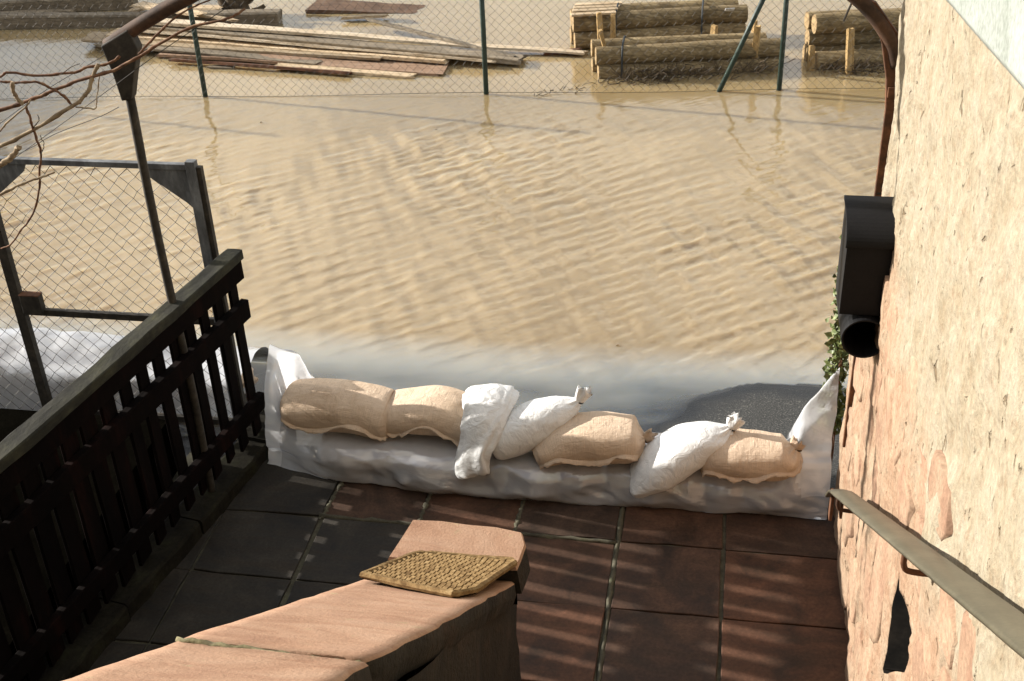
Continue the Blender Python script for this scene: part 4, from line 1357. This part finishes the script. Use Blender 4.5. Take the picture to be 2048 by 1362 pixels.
# stakes
def stake(p0, p1, wid, lab, seed):
    o = rough_bar(p0, p1, wid, wid * 0.6, MAT_STAKE, 'stake', None, 0.003, 8, seed, 0.3, 0.85, 0.01)
    tag(o, lab, 'stake', 'wooden stakes holding the log stacks')
stake(atz(1229, 161, -0.1), at(1200, 60, 10.92), 0.062, 'long tan stake leaning on the left end of the front log stack', 1)
stake((-1.10, 11.40, -0.1), (-1.10, 11.42, 0.40), 0.05, 'upright stake at the left end of the back log stack', 2)
stake((-1.20, 11.38, -0.1), (-1.235, 11.42, 0.41), 0.055, 'darker stake leaning beside the upright one on the back log stack', 21)
stake(atz(1508, 152, -0.1), at(1515, 52, 11.03), 0.062, 'tan stake standing between the green brace and the right post', 3)
stake((-0.16, 11.62, 0.10), (-0.155, 11.64, 0.24), 0.07, 'short stub of stake against the middle of the back log stack', 4)
stake((0.20, 11.50, -0.1), (0.22, 11.52, 0.33), 0.06, 'stake at the right end of the back log stack', 5)
stake((1.085, 11.05, -0.1), (1.05, 11.08, 0.40), 0.075, 'pale stake in front of the stack beside the house wall', 6)
stake((0.745, 11.12, -0.1), (0.735, 11.13, 0.22), 0.06, 'short stake at the left end of the stack beside the house wall', 7)
# straps
def strap(cy, cz, pts, lab):
    m = MB(); m.tube(np.array(pts), 0.010, 6)
    o = m.build('strap', MAT_STRAP)
    tag(o, lab, 'strap', 'dark straps round the log stacks')
def ring(x, s0, off0, off1, z0, z1, r, lab):
    y = s0[1] + (x - s0[0]) * 0.22
    pts = [(x, y + off0 - r, z0), (x, y + off0 - r, z1), (x, y + off0 - r * 0.6, z1 + r * 0.9), (x, y + off0, z1 + r + 0.012), (x, y + off1, z1 + r + 0.012), (x, y + off1 + r, z1), (x, y + off1 + r, z0)]
    strap(0, 0, spline(pts, 30), lab)
ring(-0.28, A0, 0.06, 0.26, -0.05, 0.235, 0.100, 'dark strap round the right part of the back log stack')
ring(-1.10, A0, 0.06, 0.26, -0.05, 0.235, 0.100, 'dark strap round the left part of the back log stack')
ring(-0.96, B0, 0.01, 0.20, -0.02, 0.175, 0.098, 'dark strap round the left part of the front log stack')
# paper tag
tg = MB(); tg.box((-0.02, 11.925, 0.308), (0.045, 0.003, 0.022), frame((1, 0.22, 0), (0, -0.7, 0.7))); o = tg.build('paper_tag', MAT_TAG)
tag(o, 'small white paper tag on the top log of the back stack', 'tag')

# twigs and dead grass caught under the logs
m = MB()
tr_ = random.Random(4)
def twigs(n, x0, x1, y0, y1, zmax, lmax):
    for i in range(n):
        x = tr_.uniform(x0, x1); y = tr_.uniform(y0, y1) + (x - x0) * 0.2
        a = np.array([x, y, tr_.uniform(-0.01, zmax * 0.4)])
        ang = tr_.uniform(0, 6.28); l = tr_.uniform(0.05, lmax)
        b = a + np.array([math.cos(ang) * l, math.sin(ang) * l * 0.6, tr_.uniform(0, zmax)])
        mid = (a + b) / 2 + np.array([tr_.uniform(-.03, .03)] * 3)
        m.tube(spline([a, mid, b], 5), tr_.uniform(0.0016, 0.004), 4)
twigs(170, -0.95, 0.42, 10.68, 10.80, 0.13, 0.22)
twigs(60, -1.2, -0.5, 10.55, 10.70, 0.02, 0.16)
twigs(90, 0.80, 1.6, 10.95, 11.10, 0.10, 0.22)
twigs(14, -1.7, -1.3, 10.3, 10.45, 0.02, 0.1)
deb = m.build('drift_debris', MAT_TWIG)
tag(deb, 'tangle of dead twigs washed up against the log stacks', None, None, 'stuff')

# ------------------------------------------------------------------ sandbags
def bag(name, label, path, hw, hh, mat, group, seed, ns=56, nr=36, sq=2.6, neck=None, folds=0.0, flat=0.98, hem=None, wrinkle=0.007, roll=None, shift=0.0):
    """path: stations; hw/hh half width and half height at stations. neck: 'end'/None"""
    path = [(p[0], p[1] + shift, p[2] - shift * 0.70) for p in path]
    C_ = spline(path, ns)
    W_ = np.clip(spline(np.array([[a, 0, 0] for a in hw]), ns)[:, 0], 0.004, 1)
    H_ = np.clip(spline(np.array([[a, 0, 0] for a in hh]), ns)[:, 0], 0.004, 1)
    rl = np.zeros(ns) if roll is None else spline(np.array([[a, 0, 0] for a in roll]), ns)[:, 0]
    base = C_.mean(0); base = np.array([base[0], base[1], C_[:, 2].min() - 0.1])
    rt = root(name, tuple(base), label, 'sandbag', group)
    P = np.zeros((ns, nr, 3)); UV = np.zeros((ns, nr, 2))
    fr = []
    for i in range(ns):
        t = C_[min(i + 1, ns - 1)] - C_[max(i - 1, 0)]
        t /= np.linalg.norm(t)
        sd_ = np.cross(t, [0, 0, 1.0])
        if np.linalg.norm(sd_) < 0.25:
            sd_ = np.array([1.0, 0, 0]) - t * t[0]
        sd_ /= np.linalg.norm(sd_)
        up = np.cross(sd_, t)
        if fr and np.dot(sd_, fr[-1][1]) < 0:
            sd_, up = -sd_, -up
        c_, s_ = math.cos(rl[i]), math.sin(rl[i])
        sd_, up = sd_ * c_ + up * s_, -sd_ * s_ + up * c_
        fr.append((t, sd_, up))
        ang = np.arange(nr) * 2 * math.pi / nr
        ca, sa = np.cos(ang), np.sin(ang)
        ex = 2.0 / sq
        x = np.sign(ca) * np.abs(ca) ** ex * W_[i]
        y = np.sign(sa) * np.abs(sa) ** ex * H_[i]
        y = np.where(y < 0, y * flat, y)
        u = i / (ns - 1)
        nz_ = wrinkle * fbm(np.cos(ang) * 1.6 + seed * 5.1, np.sin(ang) * 1.6 + u * 7, u * 3.0, 4, seed)
        if folds:
            fk = folds * (0.5 + 0.5 * u if neck else 1.0)
            nz_ = nz_ + fk * np.sin(ang * 7 + 2.0 * vnoise(np.full(nr, u * 5), ang, seed) + seed) * np.clip(1 - abs(u - 0.5) * 0.6, 0, 1)
        if neck:
            kx = np.clip((u - 0.78) / 0.22, 0, 1)
            nz_ = nz_ + 0.010 * kx * np.sin(ang * 9 + seed) * min(1, H_[i] / 0.04)
        rr = 1 + nz_ / max(0.02, (W_[i] + H_[i]) / 2)
        P[i] = C_[i] + (x * rr)[:, None] * sd_ + (y * rr)[:, None] * up
        UV[i, :, 0] = u
        UV[i, :, 1] = np.arange(nr) / nr
    # close both ends
    e0 = np.repeat(P[:1].mean(1, keepdims=True), nr, 1); e1 = np.repeat(P[-1:].mean(1, keepdims=True), nr, 1)
    P2 = np.concatenate([e0, P, e1], 0)
    UV2 = np.concatenate([UV[:1], UV, UV[-1:]], 0)
    o = grid_mesh('sack', P2, mat, uv=UV2, wrap=True); adopt(o, rt)
    rr = np.random.default_rng(seed + 100)
    if hem:
        u0, u1, angd, length = hem
        i0, i1 = int(u0 * (ns - 1)), int(u1 * (ns - 1))
        k = int(angd / 360 * nr) % nr
        rows = []
        n = 90
        for q in range(n):
            uu = i0 + (i1 - i0) * q / (n - 1)
            ia = min(int(uu), ns - 2); fa = uu - ia
            kk = k + 1.2 * math.sin(q * 0.12 + seed)
            k0 = int(math.floor(kk)); fk = kk - k0
            pa = (P[ia, k0 % nr] * (1 - fk) + P[ia, (k0 + 1) % nr] * fk)
            pb_ = (P[ia + 1, k0 % nr] * (1 - fk) + P[ia + 1, (k0 + 1) % nr] * fk)
            p = pa * (1 - fa) + pb_ * fa
            t, sd_, up = fr[ia]
            out = p - (C_[ia] * (1 - fa) + C_[ia + 1] * fa); out /= np.linalg.norm(out)
            ll = length * (0.72 + 0.30 * float(vnoise(np.array([q * 0.16]), np.array([seed * 1.0]))[0]) + 0.12 * float(vnoise(np.array([q * 0.7]), np.array([seed * 2.0]))[0]))
            dn = np.array([0, 0, -1.0])
            d1 = out * 0.62 + dn * 0.75; d1 /= np.linalg.norm(d1)
            d2 = out * 0.9 + dn * (0.35 + 0.3 * math.sin(q * 0.25 + seed)); d2 /= np.linalg.norm(d2)
            rows.append([p - out * 0.004, p + d1 * ll * 0.5, p + d1 * ll * 0.5 + d2 * ll * 0.5])
        rows = np.array(rows)
        uvh = np.stack(np.meshgrid(np.linspace(0, 1, n), np.linspace(0, 0.05, 3), indexing='ij'), -1)
        h = grid_mesh('hem', rows, mat, uv=uvh); adopt(h, rt)
        sm = h.modifiers.new('thick', 'SOLIDIFY'); sm.thickness = 0.0035
    if neck:
        # tied tuft beyond the neck
        e = C_[-1]; t, sd_, up = fr[-1]
        tl, tw, upb = neck
        dirn = t * 0.8 + np.array([0, 0, 1.0]) * upb; dirn /= np.linalg.norm(dirn)
        a1 = np.cross(dirn, [0, 1.0, 0]); a1 /= np.linalg.norm(a1); b1 = np.cross(dirn, a1)
        n, k = 10, 20
        rows = []
        for q in range(n):
            v = q / (n - 1)
            rad = W_[-1] * (1 - v) * 0.9 + tw * (v ** 0.7) * (1.0 if v < 0.9 else 0.9)
            ang = np.arange(k) * 2 * math.pi / k
            rr_ = rad * (1 + 0.38 * np.sin(ang * 5 + seed) * v + 0.2 * np.sin(ang * 8 + seed * 2) * v)
            ex = (0.18 * rr.normal(0, 1, k) * tl * (1 if q == n - 1 else 0))
            rows.append(e + dirn * (tl * v - 0.01) + (np.cos(ang) * rr_)[:, None] * a1 + (np.sin(ang) * rr_ * 0.6)[:, None] * b1 + dirn * ex[:, None])
        rows.append(np.repeat((e + dirn * tl * 0.55)[None], k, 0))
        uvh = np.stack(np.meshgrid(np.linspace(0, 0.2, n + 1), np.linspace(0, 1, k), indexing='ij'), -1)
        adopt(grid_mesh('tuft', np.array(rows), mat, uv=uvh, wrap=True), rt)
        rg = [e + (math.cos(a) * a1 + math.sin(a) * b1 * 0.8) * (W_[-1] * 1.02 + 0.002) for a in np.linspace(0, 2 * math.pi, 14)]
        m = MB(); m.tube(np.array(rg), 0.0035, 5, caps=False); m.build('tie', MAT_STRAP if mat is MAT_WHITEBAG else MAT_TWIG, rt)
    return rt

G1 = 'sandbags on top of the barrier'
bag('sandbag', 'leftmost tan burlap sandbag on the barrier beside the picket fence',
    [(-2.150, 4.885, 0.315), (-2.12, 4.885, 0.318), (-2.02, 4.885, 0.325), (-1.86, 4.885, 0.328), (-1.72, 4.88, 0.318), (-1.620, 4.875, 0.300), (-1.590, 4.875, 0.298)],
    [0.105, 0.142, 0.150, 0.153, 0.153, 0.150, 0.125], [0.070, 0.096, 0.106, 0.108, 0.106, 0.102, 0.085], MAT_BURLAP, G1, 1, hem=(0.06, 0.97, 354, 0.028), shift=0.055)
bag('sandbag', 'second tan burlap sandbag from the picket fence, arched over the barrier',
    [(-1.625, 4.90, 0.285), (-1.59, 4.90, 0.295), (-1.50, 4.90, 0.315), (-1.36, 4.89, 0.335), (-1.24, 4.88, 0.318), (-1.13, 4.87, 0.275), (-1.08, 4.87, 0.260)],
    [0.11, 0.138, 0.146, 0.150, 0.148, 0.138, 0.09], [0.070, 0.084, 0.090, 0.098, 0.096, 0.085, 0.06], MAT_BURLAP, G1, 2, hem=(0.05, 0.88, 354, 0.028), shift=0.05)
bag('sandbag', 'limp white plastic sack hanging over the front of the barrier',
    [(-1.085, 5.02, 0.36), (-1.08, 4.98, 0.41), (-1.07, 4.90, 0.440), (-1.075, 4.80, 0.40), (-1.10, 4.735, 0.315), (-1.125, 4.700, 0.215), (-1.135, 4.675, 0.135), (-1.130, 4.665, 0.110)],
    [0.05, 0.115, 0.135, 0.120, 0.105, 0.098, 0.085, 0.03], [0.02, 0.035, 0.042, 0.045, 0.048, 0.05, 0.042, 0.012], MAT_WHITEBAG, G1, 3, sq=2.3, folds=0.006, wrinkle=0.016, flat=1.0)
bag('sandbag', 'full white plastic sack with tied end pointing up, fourth from the fence',
    [(-1.045, 4.745, 0.235), (-1.02, 4.755, 0.245), (-0.94, 4.80, 0.285), (-0.83, 4.85, 0.330), (-0.73, 4.89, 0.370), (-0.665, 4.91, 0.400), (-0.632, 4.92, 0.425)],
    [0.035, 0.085, 0.115, 0.118, 0.095, 0.052, 0.020], [0.04, 0.085, 0.110, 0.108, 0.080, 0.045, 0.018], MAT_WHITEBAG, G1, 4, sq=2.2, neck=(0.085, 0.034, 1.0), wrinkle=0.009, flat=0.9)
bag('sandbag', 'tan burlap sandbag between the two full white sacks',
    [(-0.835, 4.78, 0.205), (-0.80, 4.79, 0.22), (-0.70, 4.815, 0.265), (-0.56, 4.825, 0.285), (-0.43, 4.83, 0.285), (-0.345, 4.835, 0.280), (-0.300, 4.84, 0.285)],
    [0.09, 0.118, 0.138, 0.142, 0.138, 0.118, 0.022], [0.045, 0.068, 0.090, 0.100, 0.100, 0.088, 0.020], MAT_BURLAP, G1, 5, hem=(0.02, 0.86, 354, 0.030), neck=(0.055, 0.035, 0.35))
bag('sandbag', 'slumped white plastic sack leaning down over the right of the barrier',
    [(-0.345, 4.665, 0.075), (-0.325, 4.675, 0.095), (-0.26, 4.72, 0.165), (-0.16, 4.765, 0.245), (-0.05, 4.80, 0.300), (0.05, 4.83, 0.335), (0.105, 4.85, 0.372)],
    [0.02, 0.060, 0.118, 0.140, 0.130, 0.085, 0.020], [0.015, 0.045, 0.085, 0.100, 0.092, 0.065, 0.018], MAT_WHITEBAG, G1, 6, sq=2.3, neck=(0.075, 0.036, 0.9), wrinkle=0.011, flat=0.9)
bag('sandbag', 'rightmost tan burlap sandbag on the barrier beside the house wall',
    [(-0.03, 4.80, 0.225), (0.0, 4.80, 0.235), (0.08, 4.80, 0.262), (0.20, 4.80, 0.262), (0.31, 4.805, 0.258), (0.385, 4.81, 0.275), (0.415, 4.815, 0.310)],
    [0.09, 0.120, 0.138, 0.140, 0.134, 0.108, 0.026], [0.055, 0.074, 0.090, 0.092, 0.090, 0.076, 0.024], MAT_BURLAP, G1, 7, hem=(0.12, 0.97, 354, 0.028), neck=(0.050, 0.030, 0.9))
G2 = 'sandbags under the clear sheet'
low = ['first from the fence', 'second from the fence', 'third from the fence', 'fourth from the fence', 'last, against the house wall']
for k in range(5):
    xa = -2.06 + k * 0.525 + (0.10 if k == 0 else 0.0)
    bag('sandbag', 'tan sandbag under the clear sheet, ' + low[k],
        [(xa, 4.905, 0.080), (xa + 0.03, 4.905, 0.082), (xa + 0.16, 4.90, 0.084), (xa + 0.36, 4.90, 0.084), (xa + 0.47, 4.905, 0.082), (xa + 0.50, 4.905, 0.080)],
        [0.06, 0.135, 0.160, 0.162, 0.140, 0.07], [0.045, 0.072, 0.080, 0.080, 0.072, 0.045], MAT_BURLAP, G2, 20 + k, ns=30, nr=24, flat=0.95, hem=(0.1, 0.9, 338, 0.03) if k % 2 else None)

# ------------------------------------------------------------------ clear sheet over the lower bags
def sheet_profile(x, n):
    """polyline (y,z) from the paving in front, over the lower bags, to the back edge"""
    fy_ = 4.645 + 0.025 * math.sin(x * 2.1 + 0.5) - 0.012 * x
    fy_ += 0.010 * float(vnoise(np.array([x * 6.0]), np.array([3.0]))[0]) + 0.006 * float(vnoise(np.array([x * 17.0]), np.array([5.0]))[0])
    if x < -1.9: fy_ += (-1.9 - x) * 0.35
    R = max(0.0, min(1.0, (x - 0.31) / 0.13)); R = R * R * (3 - 2 * R)
    Lf = max(0.0, min(1.0, (-1.85 - x) / 0.30)); Lf = Lf * Lf * (3 - 2 * Lf)
    mid = [(fy_ + 0.030, 0.004), (fy_ + 0.006, 0.008), (fy_ - 0.002, 0.05), (fy_ + 0.012, 0.11), (fy_ + 0.045, 0.150), (fy_ + 0.11, 0.178), (4.92, 0.183), (5.06, 0.168), (5.085, 0.10), (5.11, 0.03), (5.16, 0.005)]
    zr = 0.27 + 0.48 * max(0, (x - 0.29) / 0.31)
    right = [(fy_ + 0.025, 0.004), (fy_ + 0.004, 0.010), (fy_ + 0.004, 0.06), (fy_ + 0.012, 0.12), (fy_ + 0.05, 0.20), (fy_ + 0.085, 0.26), (4.79 + 0.02, 0.30), (4.83, 0.30 + (zr - 0.30) * 0.4), (4.86, 0.30 + (zr - 0.30) * 0.7), (4.88, zr), (4.90, zr - 0.02)]
    zl = 0.24 + 0.34 * max(0, (-1.80 - x) / 0.45)
    left = [(fy_ - 0.03, 0.006), (fy_ - 0.01, 0.012), (fy_ + 0.004, 0.05), (fy_ + 0.012, 0.11), (fy_ + 0.045, 0.155), (fy_ + 0.10, 0.185), (4.98, 0.19), (5.06, 0.22), (5.085, 0.22 + (zl - 0.22) * 0.6), (5.10, zl), (5.12, zl - 0.015)]
    L2 = max(0.0, min(1.0, (-2.13 - x) / 0.07)); L2 = L2 * L2 * (3 - 2 * L2)
    left2 = [(fy_ - 0.03, 0.006), (fy_ - 0.01, 0.012), (fy_ - 0.005, 0.06), (fy_ - 0.002, 0.13), (fy_ + 0.005, 0.20), (fy_ + 0.02, 0.28), (fy_ + 0.06, 0.37), (4.92, 0.44), (4.98, 0.49), (5.05, zl), (5.08, zl - 0.015)]
    left = np.array(left) * (1 - L2) + np.array(left2) * L2
    pts = np.array(mid)
    pts = pts * (1 - R) + np.array(right) * R
    pts = pts * (1 - Lf) + np.array(left) * Lf
    return spline(np.array([[0, p[0], p[1]] for p in pts]), n)

nx_, np_ = 190, 60
rows = []
for i, x in enumerate(np.linspace(-2.235, 0.585, nx_)):
    pr = sheet_profile(x, np_)
    rows.append(np.stack([np.full(np_, x), pr[:, 1], pr[:, 2]], 1))
P = np.array(rows)
n1 = fbm(P[..., 0] * 3.2 + 5, P[..., 2] * 4 + P[..., 1] * 3, 0.2, 4, 91)
n2 = np.abs(fbm(P[..., 0] * 5 + P[..., 2] * 9, P[..., 2] * 6 - P[..., 0] * 3, 0.5, 3, 95))
n3 = np.abs(fbm(P[..., 0] * 2.2 - P[..., 2] * 6, P[..., 2] * 3 + 9, 0.5, 3, 99))
amp = np.clip((P[..., 2] - 0.012) / 0.05, 0, 1)
front = np.clip((4.86 - P[..., 1]) / 0.08, 0, 1)
ends = np.clip((np.abs(P[..., 0] + 0.82) - 1.05) / 0.2, 0, 1)
kk = np.maximum(front, ends)
def lnoise(x, y, seed):
    ix, iy = np.floor(x), np.floor(y); fx, fy = x - ix, y - iy
    h_ = lambda a, b: _hash(ix + a, iy + b, ix * 0, seed) * 2 - 1
    lo = fx + fy < 1
    return np.where(lo, h_(0, 0) * (1 - fx - fy) + h_(1, 0) * fx + h_(0, 1) * fy, h_(1, 1) * (fx + fy - 1) + h_(0, 1) * (1 - fx) + h_(1, 0) * (1 - fy))
sp_ = P[..., 2] * 1.0 - P[..., 1] * 0.8
fac_ = lnoise(P[..., 0] * 5.0 + sp_ * 3, sp_ * 9 - P[..., 0] * 1.5, 5) + 0.55 * lnoise(P[..., 0] * 11 - sp_ * 6, sp_ * 17 + P[..., 0] * 3, 6)
rid = 1 - np.abs(fbm(P[..., 0] * 3.4 + P[..., 2] * 10, P[..., 2] * 5 + 3 - P[..., 0] * 2.0, 0.1, 2, 93)) * 2.2
rid2 = 1 - np.abs(fbm(P[..., 0] * 6.0 - P[..., 2] * 12, P[..., 2] * 8 + 7, 0.4, 2, 97)) * 2.2
P[..., 1] -= amp * kk * (0.004 * n1 + 0.019 * fac_ + 0.014 * np.clip(rid, 0, 1) ** 2 - 0.004)
P[..., 2] += amp * kk * 0.006 * n1
P[..., 0] += ends * 0.02 * n1
P[..., 0] = np.clip(P[..., 0], -2.26, 0.597)
# sandbag shapes press outward
P[..., 1] -= front * amp * 0.024 * np.cos((P[..., 0] + 2.12 - 0.267) / 0.535 * 2 * math.pi)
P[..., 2] = np.maximum(P[..., 2], 0.005)
sheet = grid_mesh('plastic_sheet', P, MAT_SHEET)
sheet.data.materials.append(MAT_SHEETF)
cx_ = P[:-1, :-1, 0]; cz2 = P[:-1, :-1, 2]
fold = ((cx_ > 0.36 + 0.10 * np.clip((0.3 - cz2) / 0.2, 0, 1)) & (cz2 > 0.12)) | ((cx_ < -1.85) & (cz2 > 0.225)) | (cx_ < -2.17)
sheet.data.polygons.foreach_set('material_index', fold.astype(np.int32).reshape(-1))  # raised ends take the whitened copy of the sheet
tag(sheet, 'clear polythene sheet wrapped round the lower sandbags, rising at both ends', 'plastic sheet')

# barrier on the neighbour's side, behind the mesh gate
rows = []
for i, x in enumerate(np.linspace(-5.4, -2.50, 120)):
    h = 0.29 + 0.03 * math.sin(x * 3)
    pr = spline(np.array([[0, 5.10, 0.0], [0, 5.12, 0.10], [0, 5.14, 0.22], [0, 5.22, 0.27], [0, 5.32, h], [0, 5.45, h + 0.01], [0, 5.58, 0.21], [0, 5.66, 0.08], [0, 5.75, -0.01]]), 44)
    rows.append(np.stack([np.full(44, x), pr[:, 1], pr[:, 2]], 1))
P = np.array(rows)
nn = fbm(P[..., 0] * 2.6, P[..., 1] * 4 + P[..., 2] * 4, 0.0, 4, 131); n2 = np.abs(fbm(P[..., 0] * 4 + P[..., 2] * 5, P[..., 1] * 5, 0.3, 3, 133))
am = np.clip(P[..., 2] / 0.06, 0, 1)
P[..., 2] += am * (0.03 * nn - 0.025 * n2); P[..., 1] -= am * 0.03 * nn
sh2 = grid_mesh('plastic_sheet', P, MAT_SHEETW)
tag(sh2, 'white polythene sheet heaped behind the mesh gate on the left', 'plastic sheet')
for k in range(4):
    xa = -4.85 + k * 0.58
    bag('sandbag', 'sandbag hidden under the white sheet behind the mesh gate, ' + ['furthest left', 'second from the left', 'third from the left', 'nearest the picket fence'][k],
        [(xa, 5.40, 0.09), (xa + 0.03, 5.40, 0.10), (xa + 0.27, 5.40, 0.105), (xa + 0.5, 5.40, 0.10), (xa + 0.53, 5.40, 0.09)],
        [0.05, 0.12, 0.14, 0.12, 0.05], [0.04, 0.08, 0.10, 0.08, 0.04], MAT_BURLAP, 'sandbags under the white sheet', 40 + k, ns=24, nr=20)

# ------------------------------------------------------------------ vine on the arch
vn = root('grape_vine', (-2.6, 4.4, 2.0), 'bare leafless vine with reddish canes trained across the left arch post', 'vine')
def cane(pts, Y0, Y1, r0, r1, mat, name='cane', nodes=True, seed=0):
    n = len(pts)
    P_ = [at(p[0], p[1], Y0 + (Y1 - Y0) * i / (n - 1)) for i, p in enumerate(pts)]
    ns = max(10, n * 6)
    S_ = spline(P_, ns)
    rr = np.linspace(r0, r1, ns)
    if nodes:
        rr = rr * (1 + 0.28 * (np.arange(ns) % 7 == 3))
    S_ = S_ + 0.002 * np.stack([vnoise(np.arange(ns) * 0.6, np.full(ns, seed * 1.0)), vnoise(np.arange(ns) * 0.6, np.full(ns, seed + 9.0)), vnoise(np.arange(ns) * 0.6, np.full(ns, seed + 5.0))], 1)
    m = MB(); m.tube(S_, rr, 7, rough=0.25, seed=seed)
    m.build(name, mat, vn, smooth=True)
cane([(-40, 232), (0, 220), (66, 198), (106, 181), (154, 163), (220, 143), (275, 115), (308, 95), (375, 57), (444, 41), (470, 30), (490, 18)], 4.25, 4.42, 0.0085, 0.0045, MAT_BARK, seed=1)
cane([(-40, 312), (0, 293), (64, 262), (150, 209), (159, 203), (176, 181), (187, 150), (196, 128)], 4.22, 4.34, 0.0080, 0.0085, MAT_BARKL, seed=2)
cane([(-30, 160), (0, 153), (20, 145), (75, 152), (132, 146), (150, 145), (178, 134), (216, 128), (240, 112)], 4.28, 4.40, 0.0045, 0.0060, MAT_BARK, seed=3)
cane([(0, 163), (31, 165), (73, 164), (99, 174), (117, 185), (134, 198), (141, 209)], 4.25, 4.27, 0.0045, 0.0055, MAT_BARK, seed=4)
cane([(51, 213), (60, 235), (65, 256), (76, 285), (82, 308), (79, 340), (79, 369), (72, 410), (58, 440), (44, 458), (20, 490), (2, 497)], 4.24, 4.30, 0.0055, 0.0035, MAT_BARK, seed=5)
cane([(-30, 345), (0, 330), (20, 318), (34, 300), (38, 292)], 4.05, 4.10, 0.0120, 0.0105, MAT_BARKL, seed=6)
cane([(-30, 405), (0, 390), (34, 372), (60, 362), (84, 354), (110, 345)], 4.20, 4.28, 0.0065, 0.0040, MAT_BARKL, seed=7)
cane([(278, 108), (293, 92), (313, 70), (341, 42), (375, 20), (410, 4), (440, -10)], 4.38, 4.45, 0.0055, 0.0028, MAT_BARK, seed=8)
cane([(199, 152), (194, 194), (192, 216), (181, 217), (152, 214)], 4.33, 4.27, 0.0022, 0.0030, MAT_BARKL, seed=9)
cane([(25, 164), (28, 185), (36, 198), (46, 208)], 4.23, 4.23, 0.0085, 0.0075, MAT_BARKL, seed=10)
cane([(82, 308), (88, 290), (80, 270)], 4.25, 4.24, 0.0020, 0.0015, MAT_TWIG, 'tendril', False, 11)
cane([(120, 150), (140, 135), (160, 128)], 4.3, 4.3, 0.0018, 0.0014, MAT_TWIG, 'tendril', False, 12)
cane([(68, 255), (78, 240), (76, 230)], 4.25, 4.24, 0.0020, 0.0014, MAT_TWIG, 'tendril', False, 13)
cane([(444, 41), (452, 46), (462, 47)], 4.41, 4.41, 0.0022, 0.0015, MAT_BARK, 'tendril', False, 14)
cane([(0, 262), (20, 240), (52, 212), (62, 200)], 4.2, 4.24, 0.004, 0.003, MAT_BARKL, 'tendril', False, 15)
# trellis wires
for k, (pts, lab) in enumerate([([(-60, 380), (82, 278), (225, 174), (322, 103), (470, 4)], 'long thin trellis wire passing behind the left arch post towards the top'),
                                ([(-60, 352), (53, 300), (110, 268), (198, 234), (238, 214)], 'twisted trellis wire tied to the left arch post below its elbow'),
                                ([(-40, 275), (0, 247), (95, 178), (198, 117), (240, 85)], 'upper trellis wire running to the elbow of the left arch post')]):
    P_ = [at(p[0], p[1], 4.40 + 0.02 * k) for p in pts]
    m = MB(); m.tube(spline(P_, 30), 0.0016, 5); o = m.build('trellis_wire', MAT_DARKIRON); tag(o, lab, 'wire', 'trellis wires')

# ------------------------------------------------------------------ shed off to the left whose shade falls on the far water
sh = root('garden_shed', (-14, 13, 0), 'timber garden shed on the far left beyond the picture edge', 'shed')
m = MB(); m.box((-13.5, 12.4, 0.8), (2.0, 4.6, 1.0)); m.build('wall', MAT_PLANKG, sh)
m = MB(); m.prism([(-15.7, 7.6, 1.802), (-13.5, 7.6, 2.80), (-11.3, 7.6, 1.802)], (0, 9.6, 0)); m.build('roof', MAT_DARKIRON, sh)

# bits of flotsam on the shallow water
m = MB()
for (px, py, s_) in ((1232, 691, .014), (1141, 178, .02), (520, 245, .012), (870, 260, .012), (795, 800, .01), (1700, 690, .012)):
    p = atz(px, py, WL + 0.004)
    m.tube([p, p + np.array([s_, s_ * .5, 0.004]), p + np.array([s_ * 1.6, -s_ * .2, 0.002])], 0.0035, 5)
fl = m.build('flotsam', MAT_BARKL); tag(fl, 'scattered bits of floating debris on the flood water', None, None, 'stuff')
